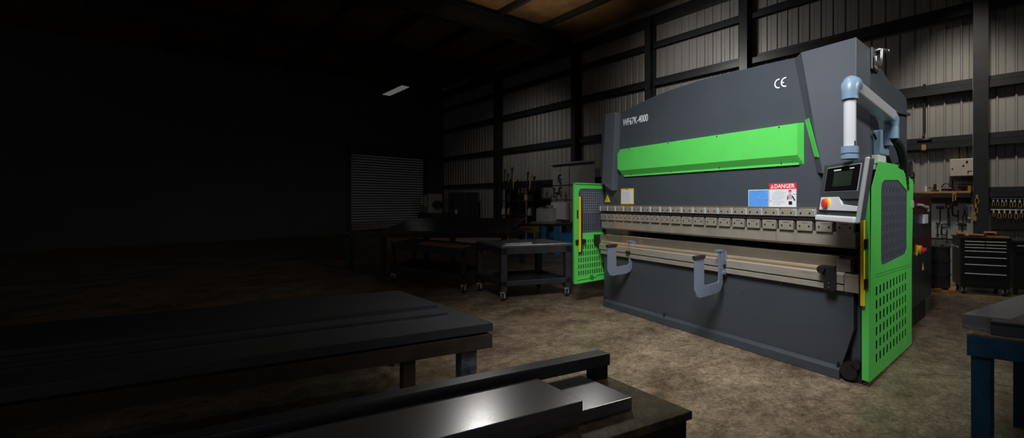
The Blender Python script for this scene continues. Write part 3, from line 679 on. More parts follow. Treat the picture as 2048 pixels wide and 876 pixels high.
sk_thing('spacer_block', 'small dark steel block propping up the end of the long square bar', 'block', c1, l1, s1, (-0.065,-0.012,0.405,0.46,0.90,0.952), 'bench', 0.003)
sk_thing('spacer_block', 'small dark steel block under the far, unlit end of the long square bar', 'block', c1, l1, s1, (-1.72,-1.66,0.405,0.46,0.90,0.952), 'bench', 0.003)
# mid left table
c2 = (-1.39,2.94); l2 = (0.87,0.494); s2 = (-0.81,0.587)
t = thing('steel_table', 'long heavy steel table at centre left with plates spread over its dark top', 'table', (*c2,0))
skobj('table_top', 'dark_plate', t, l2, s2, [(-2.6,0,0,1.79,0.634,0.70)], 0.004)
skobj('lower_frame', 'bench_brown', t, l2, s2, [(-2.58,-0.005,0.0,0.06,0.513,0.617),(-2.58,-0.005,1.7,1.76,0.513,0.617),(-0.07,-0.005,0.06,1.7,0.513,0.617),(-2.58,-2.5,0.06,1.7,0.513,0.617)])
skobj('spacer_strip', 'black', t, l2, s2, [(-2.5,-0.04,0.04,1.74,0.60,0.64)])
for l, w in ((-0.19,0.04),(-0.10,1.6),(-2.45,0.04),(-2.45,1.6)): skobj('leg', 'leg_grey' if l > -0.2 else 'bench', t, l2, s2, [(l,l+0.10,w,w+0.09,0,0.52)])
skobj('leg', 'bench_brown', t, l2, s2, [(-0.53,-0.46,0.06,0.13,0,0.52)])
sk_thing('steel_plate', 'grey plate lying lower and nearer on the centre left table', 'steel plate', c2, l2, s2, (-2.3,-0.11,0.445,0.95,0.70,0.72), 'dark_plate', 0.002)
sk_thing('steel_plate', 'large grey plate lying uppermost on the centre left table', 'steel plate', c2, l2, s2, (-2.4,-0.096,0.655,1.50,0.72,0.752), 'dark_plate', 0.002)
sk_thing('flat_steel_bar', 'thin flat bar at the back of the centre left table', 'steel bar', c2, l2, s2, (-2.2,-0.45,1.56,1.68,0.70,0.725), 'dark_plate', 0.002)
# rolling tables
def caster(parent, x, y):
    mb = MB(); mb.box(x-0.035,x+0.035,y-0.035,y+0.035,0.135,0.15,0).box(x-0.03,x-0.022,y-0.02,y+0.03,0.05,0.14,0).box(x+0.022,x+0.03,y-0.02,y+0.03,0.05,0.14,0)
    mb.cyl((x-0.02,y+0.01,0.05),(x+0.02,y+0.01,0.05),0.05,18,1).cyl((x-0.034,y+0.01,0.05),(x+0.034,y+0.01,0.05),0.012,10,2)
    mb.build('caster', ['alu','rubber','chrome'], parent)
def rolling_table(label, c, el, L, es, Wd_, zt, topm, apron=0.10):
    t = thing('rolling_table', label, 'table', (*c,0))
    skobj('table_top', topm, t, el, es, [(0,L,0,Wd_,zt-0.025,zt)])
    skobj('apron', 'bench', t, el, es, [(0.01,L-0.01,0.01,0.06,zt-0.025-apron,zt-0.025),(0.01,L-0.01,Wd_-0.06,Wd_-0.01,zt-0.025-apron,zt-0.025),(0.01,0.06,0.06,Wd_-0.06,zt-0.025-apron,zt-0.025),(L-0.06,L-0.01,0.06,Wd_-0.06,zt-0.025-apron,zt-0.025)])
    skobj('lower_shelf', 'bench', t, el, es, [(0.01,L-0.01,0.01,0.06,0.24,0.32),(0.01,L-0.01,Wd_-0.06,Wd_-0.01,0.24,0.32),(0.01,0.06,0.06,Wd_-0.06,0.24,0.32),(L-0.06,L-0.01,0.06,Wd_-0.06,0.24,0.32),(0.06,L-0.06,0.06,Wd_-0.06,0.27,0.285)])
    for l in (0.01,L-0.10):
        for w in (0.01,Wd_-0.10):
            skobj('leg', 'bench', t, el, es, [(l,l+0.09,w,w+0.09,0.15,zt-0.025)])
            x = el[0]*(l+0.045)+es[0]*(w+0.045); y = el[1]*(l+0.045)+es[1]*(w+0.045); caster(t, x, y)
    return t
cB = (-2.85,6.28); lB = (0.938,0.346); sB = (-0.716,0.698)
rolling_table('black rolling table with casters, right of the two behind, next to the left green guard', cB, lB, 1.10, sB, 1.15, 0.875, 'dark_plate')
sk_thing('steel_sheet', 'thin grey sheet on the black rolling table beside the left green guard', 'steel sheet', cB, lB, sB, (0.02,1.12,-0.01,1.1,0.875,0.90), 'plate', 0.002)
sk_thing('steel_offcut', 'narrow bright offcut along the front of the right rolling table', 'offcut', cB, lB, sB, (0.1,0.5,0.1,0.2,0.90,0.92), 'plate', 0.002)
cA = (-3.72,6.82); lA = (-0.879,0.477); sA = (-0.2,0.98)
rolling_table('brown-topped rolling table, left of the two tables behind', cA, lA, 2.4, sA, 1.0, 0.77, 'bench_brown')
sk_thing('timber_board', 'tan board lying on the left rolling table', 'board', cA, lA, sA, (0.1,1.5,0.1,0.5,0.77,0.79), 'wood', 0.002)
sk_thing('steel_offcut', 'crooked bright offcut at the corner of the left rolling table', 'offcut', cA, lA, sA, (0.02,0.25,0.15,0.35,0.79,0.81), 'plate', 0.002)
# right foreground table
cR = (1.64,2.26); lR = (0.902,-0.431); sR = (0.79,0.613)
t = thing('blue_work_table', 'blue steel work table with a rusty top at the right edge of the photo', 'table', (*cR,0))
skobj('table_top', 'rust', t, lR, sR, [(0,0.9,0,1.0,0.835,0.85)])
skobj('apron', 'blue', t, lR, sR, [(0,0.9,0.0,0.02,0.72,0.835),(0,0.9,0.98,1.0,0.72,0.835),(0,0.02,0.02,0.98,0.72,0.835),(0.88,0.9,0.02,0.98,0.72,0.835)])
for l in (0.015,0.79):
    for w in (0.015,0.90): skobj('leg', 'blue', t, lR, sR, [(l,l+0.09,w,w+0.08,0,0.835)])
mb = MB(); 
p0 = Vector((lR[0]*0.08+sR[0]*0.08, lR[1]*0.08+sR[1]*0.08, 0.10)); p1 = Vector((lR[0]*0.80+sR[0]*0.08, lR[1]*0.80+sR[1]*0.08, 0.72))
mb.cyl(p0, p1, 0.028, 4, smooth=False); mb.build('brace', 'bench', t)
sk_thing('steel_box_section', 'long grey steel section overhanging the left edge of the blue table', 'steel section', (1.645,2.325), (0.86,-0.51), (0.85,0.527), (0.0,0.22,0.03,1.05,0.851,0.935), 'plate', 0.003)
mb = MB()
for b in ((0,0.6,0.0,0.015,0.851,0.925),(0,0.6,0.05,0.065,0.851,0.925),(0,0.6,0.0,0.065,0.905,0.93),(0.17,0.185,-0.012,0.0,0.855,0.93),(0.30,0.312,-0.02,0.0,0.86,0.94)): skew(mb, lR, (0.75,0.66), *b)
o = mb.build('steel_channel', 'dark_plate', None, 0.003); o.location = (1.742,2.217,0); tag(o, 'dark ribbed steel channel lying across the front of the blue table', 'steel channel')

# ------------------------------------------------------------------ right background
def wthing(name, label, cat, s, d, z=0.0, group=None): return thing(name, label, cat, wp(s,d,z), WROT, group)
# wall mounted electrical box
t = wthing('electrical_box', 'beige metal electrical box fixed high on the ribbed wall left of a dark column', 'electrical box', 0.17, 0.0, 2.11)
mb = MB(); mb.box(-0.235,0.235,-0.30,-0.03,0,0.355); mb.build('box_body', 'beige', t, 0.006)
mb = MB(); mb.box(-0.225,0.225,-0.312,-0.30,0.01,0.345); mb.build('door', 'beige', t, 0.004)
MB().cyl((0.05,-0.325,0.29),(0.05,-0.31,0.29),0.02,12).build('lock', 'tool_dark', t); MB().cyl((-0.19,-0.325,0.16),(-0.19,-0.31,0.16),0.012,10).build('keyhole', 'tool_dark', t)
mb = MB(); mb.prism([(-0.035,0.20),(-0.01,0.225),(-0.005,0.26),(0.0,0.225),(0.02,0.21),(0.005,0.20),(-0.005,0.18),(-0.02,0.19)], XZ, -0.3135, -0.311); mb.prism([(0.06,0.04),(0.075,0.04),(0.08,0.085),(0.14,0.09),(0.14,0.105),(0.06,0.105)], XZ, -0.3135, -0.311); mb.build('paint_chips', 'tool_dark', t)
mb = MB(); mb.cyl((-0.08,-0.1,0.35),(-0.08,-0.1,0.62),0.014,8).cyl((0.05,-0.1,0.35),(0.05,-0.1,0.62),0.014,8); mb.build('conduits', 'tool_dark', t)
# conduit on the upper wall
o = MB().tube([(0,-0.05,1.3),(0,-0.05,0.25),(-0.02,-0.08,0.15)],0.025,8).sphere((0,-0.07,0.08),0.09,sc=(1.6,0.7,0.5)).build('wall_conduit', 'tool_dark', None, 0, loc=wp(0.87,0,2.85), rotz=WROT)
tag(o, 'dark conduit running down the ribbed wall to a wall rail above the beige box', 'conduit')
o = MB().box(-0.04,0.04,-0.01,0,0,0.12).box(-0.02,0.02,-0.012,0,0.02,0.03).build('rail_tag', 'wood', None, 0, loc=wp(0.87,0.185,2.70), rotz=WROT); tag(o, 'small ochre tag hanging on the wall rail behind the hose', 'tag')
# shelf with small things
t = wthing('wall_shelf', 'dark wall shelf crowded with small tools under the beige electrical box', 'shelf', 0.46, 0.0, 1.74)
mb = MB(); mb.box(-0.50,0.40,-0.32,-0.03,0.03,0.07); mb.build('shelf_board', 'wood', t, 0.004)
mb = MB(); mb.box(-0.50,0.40,-0.325,-0.30,-0.06,0.03); mb.build('front_rail', 'tool_dark', t)
for x in (-0.45,0.35):
    mb = MB(); mb.prism([(-0.30,0.03),(-0.03,0.03),(-0.03,-0.2)], YZ, x-0.01, x+0.01); mb.build('bracket', 'tool_dark', t)
zs = 1.81
def small(name, mname, label, cat, s, d, z, fn, group=None, bevel=0.002):
    mb = MB(); fn(mb); o = mb.build(name, mname, None, bevel, loc=wp(s,d,z), rotz=WROT); return tag(o, label, cat, group)
small('bottle', 'pale', 'small white bottle on the left end of the dark wall shelf', 'bottle', 0.83, 0.22, zs, lambda m: m.cyl((0,0,0),(0,0,0.09),0.025,14).cyl((0,0,0.09),(0,0,0.105),0.025,14,0,0.012).cyl((0,0,0.105),(0,0,0.13),0.012,10), bevel=0)
small('bench_vise', 'tool_dark', 'small dark vise standing left of the middle of the wall shelf', 'vise', 0.67, 0.2, zs, lambda m: m.box(-0.07,0.07,-0.05,0.05,0,0.03).box(-0.03,0.03,-0.04,0.04,0.03,0.09).box(-0.02,0.03,-0.045,0.045,0.09,0.16).cyl((-0.11,0,0.08),(0.0,0,0.08),0.012,8).cyl((-0.1,0,0.05),(-0.1,0,0.11),0.006,6))
small('angle_grinder', 'tool_dark', 'dark angle grinder with a raised handle in the middle of the wall shelf', 'grinder', 0.455, 0.2, zs, lambda m: m.cyl((-0.1,0,0.05),(0.08,0,0.05),0.04,12).cyl((0.09,0,0.0),(0.09,0,0.02),0.065,16).cyl((0.085,0,0.02),(0.085,0,0.09),0.035,12).cyl((0.08,0,0.09),(0.1,0,0.24),0.014,8).tube([(-0.1,0,0.09),(-0.05,0,0.16),(0.02,0,0.16),(0.06,0,0.1)],0.012,8))
small('hand_drill', 'tool_dark', 'dark hand drill lying right of the grinder on the wall shelf', 'drill', 0.17, 0.17, zs, lambda m: m.cyl((-0.1,0,0.11),(0.08,0,0.11),0.04,12).box(-0.1,-0.05,-0.02,0.02,0,0.11).cyl((0.08,0,0.11),(0.14,0,0.11),0.018,10))
for i, s in enumerate((0.05,-0.03)):
    small('tin', 'tool_yellow', ('ochre tin on the right end of the wall shelf, left of its twin','ochre tin at the right tip of the wall shelf beside the column')[i], 'tin', s+0.03, 0.287, zs, lambda m: m.cyl((0,0,0),(0,0,0.1),0.03,12).cyl((0,0,0.1),(0,0,0.11),0.032,12), bevel=0)
small('spring_clamp', 'tool_yellow', 'yellow spring clamp hanging from the front of the wall shelf', 'clamp', 0.33, 0.335, 1.60, lambda m: m.box(-0.03,-0.01,-0.008,0.008,0,0.16).box(0.012,0.032,-0.008,0.008,0.02,0.16).box(-0.03,0.032,-0.008,0.008,0.14,0.19))
# hand tool shapes: hung, local origin at the hook (top)
def spanner(m, L=0.3, w=0.025):
    m.box(-w/2,w/2,-0.006,0.006,-L+0.04,-0.04); m.prism([(-0.03,-0.05),(0.03,-0.05),(0.036,-0.01),(0.015,0.01),(0.012,-0.02),(-0.012,-0.02),(-0.015,0.01),(-0.036,-0.01)], XZ, -0.008, 0.008); m.cyl((0,-0.008,-L+0.03),(0,0.008,-L+0.03),0.03,12)
def hammer(m, L=0.32):
    m.cyl((0,0,-L),(0,0,-0.02),0.014,8); m.box(-0.07,0.05,-0.018,0.018,-0.045,0.0); m.cyl((0.05,0,-0.022),(0.075,0,-0.022),0.024,10)
def saw(m):
    m.prism([(-0.02,-0.05),(0.02,-0.05),(0.05,-0.42),(-0.015,-0.42)], XZ, -0.002, 0.002); m.tube([(-0.03,0,-0.05),(-0.035,0,0.03),(0.03,0,0.04),(0.045,0,-0.03),(0.02,0,-0.06)],0.013,8)
def gclamp(m):
    m.tube([(0,0,0),(-0.09,0,-0.01),(-0.1,0,-0.12),(-0.09,0,-0.22),(0,0,-0.24)],0.017,8); m.cyl((0,0,-0.36),(0,0,-0.13),0.01,8); m.cyl((0,0,-0.13),(0,0,-0.12),0.022,10); m.cyl((-0.04,0,-0.35),(0.04,0,-0.35),0.006,6)
def snips(m):
    m.prism([(-0.02,0),(0.0,-0.12),(0.02,0.0),(0.012,-0.13),(-0.012,-0.13)], XZ, -0.005, 0.005); m.tube([(0,0,-0.12),(-0.03,0,-0.2),(-0.025,0,-0.33)],0.010,6); m.tube([(0,0,-0.12),(0.03,0,-0.2),(0.025,0,-0.33)],0.010,6)
def rods(m): m.cyl((0,0,-0.5),(0,0,0),0.012,8); m.cyl((0,0,-0.02),(0,0,0.02),0.02,8)
t = wthing('tool_board', 'grey pegboard crowded with dark hand tools, below the wall shelf', 'tool board', 0.34, 0.0, 0.82)
mb = MB(); mb.box(-0.42,0.33,-0.08,-0.03,0,0.74); mb.build('board', 'tool_grey', t, 0.003)
mb = MB(); mb.box(-0.44,-0.42,-0.09,-0.02,-0.82,0.76).box(0.33,0.35,-0.09,-0.02,-0.82,0.76).box(-0.44,0.35,-0.09,-0.02,0.74,0.76); mb.build('board_frame', 'tool_dark', t)
board = [(hammer,'hammer',0.58,1.50,'dark hammer hanging at the upper left of the grey pegboard'),(saw,'hand_saw',0.44,1.52,'dark hand saw hanging second from the left on the grey pegboard'),
         (gclamp,'g_clamp',0.27,1.54,'dark screw clamp hanging in the middle of the grey pegboard'),(snips,'tin_snips',0.16,1.50,'dark tin snips hanging right of the clamp on the grey pegboard'),
         (spanner,'spanner',0.085,1.54,'bright spanner hanging at the right edge of the grey pegboard'),(gclamp,'g_clamp',0.46,1.13,'dark screw clamp hanging low under the saw on the pegboard'),
         (hammer,'hammer',0.20,1.16,'dark hammer hanging low at the right of the grey pegboard'),(spanner,'spanner',0.625,1.16,'dark spanner hanging low at the left of the pegboard')]
for f, nm, s, z, lab in board: small(nm, 'alu' if 'bright' in lab else 'tool_dark', lab, nm.replace('_',' '), s, 0.115, z, f)
# yellow things on the column
for i, (z, lab) in enumerate(((1.68,'yellow-handled pliers hanging uppermost on the dark column left of the tool chest'),(1.50,'yellow snips hanging in the middle of the dark column'),(1.34,'short yellow scraper hanging lowest on the dark column'))):
    def f(m, i=i):
        m.tube([(0,0,0),(-0.03,0,-0.06),(-0.02,0,-0.13)],0.010,6); m.tube([(0,0,0),(0.03,0,-0.06),(0.02,0,-0.13)],0.010,6); m.box(-0.018,0.018,-0.008,0.008,-0.01,0.05)
        if i == 2: m.box(-0.03,0.03,-0.01,0.01,-0.12,-0.04)
    small(('pliers','tin_snips','scraper')[i], 'tool_yellow', lab, ('pliers','snips','scraper')[i], -0.04+0.02*i, 0.375, z, f)
# rail with rows of yellow handled pliers
t = wthing('tool_rail', 'long dark tool rail on the wall at the right edge, hung with yellow-handled pliers', 'tool rail', -0.62, 0.0, 1.05)
mb = MB(); mb.box(-0.36,0.9,-0.10,-0.05,0,0.70); mb.build('back_board', 'tool_dark', t, 0.003)
mb = MB(); mb.box(-0.36,0.9,-0.125,-0.10,0.60,0.62); mb.build('hanging_bar', 'alu', t)
mb = MB(); mb.box(-0.36,0.9,-0.125,-0.10,0.38,0.40); mb.build('hanging_bar', 'alu', t)
proto = None
rows = [(1.66,0.066,13,'yellow-handled pliers hanging in the upper row of the dark tool rail','pliers in the upper row of the tool rail'),
        (1.44,0.085,9,'yellow-handled pliers hanging in the lower row of the dark tool rail','pliers in the lower row of the tool rail')]
for z, st, n, lab, grp in rows:
    for i in range(n):
        p = wp(-0.30-i*st, 0.14, z)
        if proto is None:
            proto = thing('pliers', lab, 'pliers', p, WROT, grp)
            MB().box(-0.013,0.013,-0.006,0.006,-0.055,0.0).cyl((0,-0.008,-0.055),(0,0.008,-0.055),0.018,10).build('jaws', 'alu', proto, 0.003)
            for sx in (-1,1): MB().tube([(0,0,-0.06),(sx*0.018,0,-0.09),(sx*0.02,0,-0.13),(sx*0.012,0,-0.165)],0.007,6).build('handle', 'tool_yellow', proto)
            o = proto
        else: o = copy_tree(proto)
        o.location = p; o['label'] = lab; o['group'] = grp
        o.rotation_euler = (0, random.uniform(-0.12,0.12), WROT); sc = random.uniform(0.85,1.15); o.scale = (sc,sc,sc)
# tool chest
t = thing('tool_chest', 'black rolling tool chest with bright drawer handles at the right', 'tool chest', (5.20,6.72,0), math.atan2(-0.214,0.559))
mb = MB(); mb.box(-0.36,0.34,0.0,0.5,0.12,0.96); mb.build('chest_body', 'chest', t, 0.008)
mb = MB(); mb.box(-0.38,0.36,-0.015,0.52,0.96,0.985); mb.build('chest_top', 'chest', t, 0.006)
rowsz = [(0.925,0.875,2),(0.87,0.825,2),(0.82,0.765,2),(0.76,0.66,1),(0.655,0.535,1),(0.53,0.38,1),(0.375,0.17,1)]
for z1, z0, n in rowsz:
    for k in range(n):
        x0 = -0.31 + (0.30*k if n == 2 else 0); x1 = x0 + (0.295 if n == 2 else 0.595)
        mb = MB(); mb.box(x0,x1,-0.014,0.0,z0+0.004,z1); dr = mb.build('drawer', 'chest', t, 0.002)
        mb = MB(); mb.prism([(-0.012,z1-0.004),(-0.03,z1-0.004),(-0.034,z1-0.010),(-0.03,z1-0.017),(-0.012,z1-0.013)], YZ, x0+0.005, x1-0.005); mb.build('handle', 'pale', dr)
for x in (-0.30,0.28):
    for y in (0.06,0.44):
        mb = MB(); mb.cyl((x-0.02,y,0.055),(x+0.02,y,0.055),0.055,18,1).box(x-0.03,x-0.022,y-0.03,y+0.03,0.05,0.12,0).box(x+0.022,x+0.03,y-0.03,y+0.03,0.05,0.12,0).cyl((x-0.033,y,0.055),(x+0.033,y,0.055),0.022,12,0); mb.build('caster', ['alu','rubber'], t)
mb = MB(); mb.tube([(-0.36,0.1,0.80),(-0.41,0.1,0.80),(-0.41,0.4,0.80),(-0.36,0.4,0.80)],0.012,8); mb.build('push_handle', 'chrome', t)
crot = math.atan2(-0.214,0.559); cm = Matrix.Translation((5.20,6.72,0)) @ Matrix.Rotation(crot,4,'Z')
def on_chest(name, mats, label, cat, x, y, rz, fn, bevel=0.002):
    mb = MB(); fn(mb); p = cm @ Vector((x,y,0.985)); o = mb.build(name, mats, None, bevel, loc=tuple(p), rotz=crot+rz); return tag(o, label, cat)
on_chest('cordless_drill', ['tool_dark','orange'], 'dark drill with an orange grip lying on the tool chest, right of the hammer', 'drill', 0.18, 0.37, 0.0, lambda m: m.cyl((-0.1,0,0.045),(0.08,0,0.045),0.04,12,1).cyl((0.08,0,0.045),(0.13,0,0.045),0.015,8).box(-0.09,-0.04,-0.16,-0.02,0.0,0.05,0).box(-0.12,-0.01,-0.22,-0.16,0,0.07,0))
on_chest('hammer', ['wood','alu'], 'wooden-handled hammer lying on top of the tool chest', 'hammer', -0.17, 0.25, 0.0, lambda m: m.cyl((-0.02,0,0.03),(0.22,0,0.022),0.016,8,0).box(-0.06,-0.02,-0.06,0.06,0.0,0.045,1))
on_chest('wrench', ['tool_dark'], 'long dark wrench lying across the left of the chest top', 'wrench', -0.24, 0.09, 0.0, lambda m: m.box(-0.10,0.16,-0.012,0.012,0,0.016).cyl((-0.1,0,0),(-0.1,0,0.02),0.03,10).box(0.14,0.2,-0.03,0.03,0,0.018))
on_chest('tool_tray', ['wood'], 'flat ochre tray on the right of the chest top', 'tray', 0.18, 0.05, 0.0, lambda m: m.box(-0.15,0.15,-0.05,0.05,0,0.008).box(-0.15,0.15,-0.05,-0.044,0.008,0.025).box(-0.15,0.15,0.044,0.05,0.008,0.025).box(-0.15,-0.144,-0.05,0.05,0.008,0.025).box(0.144,0.15,-0.05,0.05,0.008,0.025))
on_chest('pipe_offcut', ['orange'], 'orange pipe offcut at the back of the chest top', 'pipe', -0.20, 0.38, 0.1, lambda m: m.cyl((-0.12,0,0.03),(0.12,0,0.03),0.028,12), 0)
# bench right of the chest
t = thing('workbench', 'dark drawer bench standing right of the black tool chest', 'workbench', (5.95,6.62,0), crot)
mb = MB(); mb.box(-0.30,0.9,0.0,0.6,0.90,0.94); mb.build('bench_top', 'bench', t, 0.004)
mb = MB(); mb.box(-0.28,0.88,0.03,0.58,0.10,0.90); mb.build('bench_body', 'chest', t, 0.004)
mb = MB(); mb.box(-0.26,0.3,0.012,0.03,0.74,0.88); dr = mb.build('drawer', 'chest', t, 0.003); MB().box(-0.24,0.28,0.0,0.012,0.84,0.858).build('handle', 'alu', dr)
for x in (-0.26,0.84):
    for y in (0.05,0.5): MB().box(x,x+0.05,y,y+0.05,0,0.1).build('foot', 'chest', t)
# drum and timber behind the cabinet
p = (4.62,7.05,0)
t = thing('steel_drum', 'grey steel drum standing between the black cabinet and the tool chest', 'drum', p)
mb = MB(); mb.cyl((0,0,0.08),(0,0,0.80),0.17,24).cyl((0,0,0.30),(0,0,0.325),0.178,24).cyl((0,0,0.55),(0,0,0.575),0.178,24).cyl((0,0,0.79),(0,0,0.81),0.178,24); mb.build('drum_shell', 'bench', t)
mb = MB(); mb.cyl((0.06,0,0.81),(0.06,0,0.83),0.03,10); mb.build('bung', 'tool_dark', t)
t = thing('timber_pallet', 'small ochre timber pallet under the grey drum', 'pallet', p, WROT)
mb = MB()
for x in (-0.2,0,0.2): mb.box(x-0.05,x+0.05,-0.22,0.22,0.06,0.08)
mb.build('deck_boards', 'wood', t)
for y in (-0.2,0.16): MB().box(-0.25,0.25,y,y+0.05,0,0.06).build('bearer', 'wood', t)
o = MB().box(-0.11,0.11,-0.08,0.08,0,0.05).box(-0.09,0.03,-0.05,0.05,0.05,0.13).build('timber_offcuts', 'wood', None, 0.003, loc=(4.80,7.55,0), rotz=-0.3); tag(o, 'ochre timber offcut lying on the floor left of the tool chest', 'timber')
# pillar drill behind the hose
t = wthing('pillar_drill', 'dark pillar drill in front of the wall, behind the hose of the machine', 'drill press', 1.17, 0.75, 0)
mb = MB(); mb.box(-0.22,0.22,-0.28,0.28,0,0.07); mb.build('drill_base', 'bench', t, 0.01)
mb = MB(); mb.cyl((0,0.1,0.07),(0,0.1,2.35),0.05,16); mb.build('pillar', 'tool_dark', t)
mb = MB(); mb.box(-0.14,0.14,-0.28,0.2,1.98,2.42).cyl((0,-0.17,1.75),(0,-0.17,1.99),0.04,14).cyl((0,-0.17,1.66),(0,-0.17,1.75),0.022,12); mb.build('drill_head', 'bench', t, 0.02)
mb = MB(); mb.cyl((0.14,-0.1,2.1),(0.2,-0.1,2.1),0.03,12)
for a in range(3): mb.cyl((0.19,-0.1,2.1),(0.19,-0.1+0.16*math.cos(a*2.094+0.4),2.1+0.16*math.sin(a*2.094+0.4)),0.01,8)
mb.build('feed_handle', 'tool_dark', t)
mb = MB(); mb.box(-0.2,0.2,-0.3,0.16,1.2,1.25); mb.build('drill_table', 'tool_dark', t, 0.005)

# ------------------------------------------------------------------ left background
# long bench with a slanting bright sheet
t = thing('long_workbench', 'long dark workbench in front of the roller door', 'workbench', (-5.9,9.35,0), 0.0)
mb = MB(); mb.box(-1.9,1.9,-0.25,1.0,0.86,0.90); mb.build('bench_top', 'bench_brown', t, 0.004)
mb = MB(); mb.box(-1.85,1.85,-0.2,0.95,0.76,0.86); mb.build('bench_rail', 'bench', t)
for x in (-1.85,-0.05,1.75):
    for y in (-0.2,0.85): MB().box(x,x+0.1,y,y+0.1,0,0.8).build('leg', 'bench', t, 0.003)
mb = MB(); mb.hexa([(-1.5,0,0),(1.45,0,0),(1.45,1.0,0.26),(-1.5,1.0,0.26),(-1.5,-0.003,0.012),(1.45,-0.003,0.012),(1.45,0.997,0.272),(-1.5,0.997,0.272)])
o = mb.build('steel_sheet', 'plate', None, 0, loc=(-5.45,9.2,0.9)); tag(o, 'large steel sheet propped at a slant on the long bench before the roller door', 'steel sheet')
o = MB().box(-1.2,1.2,-0.04,0.04,0,0.235).build('timber_prop', 'bench_brown', None, 0.004, loc=(-5.45,10.16,0.9)); tag(o, 'dark beam propping the back of the slanting steel sheet', 'beam')
# blue bench with pale machine box
t = thing('blue_workbench', 'bright blue workbench with an ochre drawer, left of the left green guard', 'workbench', (-4.35,12.0,0), -0.1)
mb = MB(); mb.box(-0.55,1.3,-0.2,0.5,0.88,0.93); mb.build('bench_top', 'bench', t, 0.004)
for x in (-0.5,0.20,0.62,1.15):
    for y in (-0.15,0.4): MB().box(x,x+0.14,y,y+0.06,0,0.88).build('leg', 'blue_bright', t, 0.003)
mb = MB(); mb.box(0.75,1.25,-0.17,0.45,0.35,0.66); mb.build('cupboard', 'blue_bright', t, 0.005)
mb = MB(); mb.box(-0.42,0.12,-0.21,0.3,0.66,0.87); dr = mb.build('drawer', 'tool_yellow', t, 0.004); MB().box(-0.2,-0.05,-0.225,-0.21,0.75,0.77).build('handle', 'tool_dark', dr)
t = thing('pale_machine_box', 'pale grey machine box with a bright glare, standing on the blue bench', 'machine', (-4.13,11.95,0.93), -0.1)
mb = MB(); mb.box(-0.34,0.36,-0.14,0.3,0.0,0.07); mb.build('machine_base', 'tool_grey', t, 0.006)
mb = MB(); mb.box(-0.18,0.30,-0.12,0.26,0.07,0.46); mb.build('housing', 'pale', t, 0.015)
mb = MB(); mb.cyl((0.16,0.05,0.46),(0.16,0.05,0.56),0.12,18).box(-0.15,0.0,-0.05,0.1,0.46,0.5); mb.build('top_cover', 'tool_grey', t, 0.01)
# grey tool cabinet on wall behind guard
t = wthing('tool_cabinet', 'tall grey tool cabinet panel hung with dark tools, behind the left green guard', 'cabinet', 12.0, 0.40, 0.80)
mb = MB(); mb.box(-1.60,0.9,-0.02,0.0,0.0,2.25); mb.build('back_panel', 'tool_grey', t, 0.004)
mb = MB(); mb.box(-1.72,0.95,-0.14,0.04,2.25,2.31); mb.build('cornice', 'tool_grey', t, 0.005)
mb = MB(); mb.box(-1.6,0.9,-0.03,-0.015,1.42,1.45).box(-0.55,-0.53,-0.03,-0.015,0,2.25).box(-1.6,0.9,-0.03,-0.015,0.85,0.87); mb.build('panel_joints', 'tool_dark', t)
mb = MB(); mb.box(-1.5,-0.55,-0.18,-0.02,0.10,0.75); mb.build('lower_locker', 'pale', t, 0.01)
for x in (-1.5,0.8): MB().box(x,x+0.08,-0.02,0.05,-0.8,0.0).build('post', 'tool_dark', t)
hung = [(rods,'steel_rod',13.05,3.02,0.55,'dark rod hanging at the top of the grey tool cabinet'),(gclamp,'g_clamp',13.05,2.66,1.3,'dark clamp hanging at the upper middle of the grey tool cabinet'),
        (spanner,'spanner',13.48,2.15,1.3,'dark spanner hanging on the left of the grey tool cabinet'),(gclamp,'g_clamp',13.02,2.15,1.2,'dark clamp hanging at mid height of the grey tool cabinet'),
        (hammer,'hammer',13.30,1.97,1.1,'dark hammer hanging above the pale locker at the left'),(snips,'tin_snips',12.72,2.03,1.3,'dark snips hanging above the pale locker at the right')]
for f, nm, s, z, sc, lab in hung:
    o = small(nm, 'tool_dark', lab, nm.replace('_',' '), s, 0.46, z, f); o.scale = (sc,sc,sc)
# upright racks of long tools between column and cabinet
def rack(s, w, h, label, shelves):
    t = wthing('tool_rack', label, 'rack', s, 0.75, 0)
    for x in (-w/2, w/2-0.05):
        for y in (-0.2,0.15): MB().box(x,x+0.05,y,y+0.05,0,h).build('upright', 'tool_dark', t)
    for z in shelves: MB().box(-w/2,w/2,-0.22,0.22,z,z+0.04).build('shelf', 'bench', t)
    MB().box(-w/2,w/2,0.19,0.21,0.3,h-0.1).build('back_panel', 'tool_dark', t)
    return t
rack(16.35, 1.0, 2.55, 'dark tall tool rack, left of the two between column and grey cabinet', (0.4,1.0,1.6,2.1))
rack(14.65, 0.95, 2.35, 'dark tool rack, right of the two, next to the grey cabinet', (0.4,1.0,1.6,2.05))
longs = [(16.7,2.13,0.9,'tool_dark','black iron rod standing leftmost on top of the left tool rack'),(16.45,2.13,0.7,'tool_dark','short black iron rod standing second on the left tool rack'),
         (16.1,2.13,0.95,'tool_dark','tall black iron rod standing third on the left tool rack'),(15.95,2.13,0.6,'tool_yellow','ochre rod standing at the right of the left tool rack'),
         (14.9,2.08,0.75,'tool_dark','black iron rod standing leftmost on the right tool rack'),(14.7,2.08,0.65,'wood','brown rod standing in the middle of the right tool rack'),(14.45,2.08,0.55,'tool_dark','short black rod standing at the right of the right tool rack')]
for s, z, h, mm, lab in longs: small('iron_rod' if mm=='tool_dark' else 'rod', mm, lab, 'rod', s, 0.75, z, lambda m: m.cyl((0,0,0),(0,0.06,h),0.03,8).cyl((0,0.05,h-0.12),(0,0.06,h),0.05,8), bevel=0)
def jarshape(m, r=0.09, h=0.24): m.cyl((0,0,0),(0,0,h),r,14).cyl((0,0,h),(0,0,h*1.25),r*0.5,12)
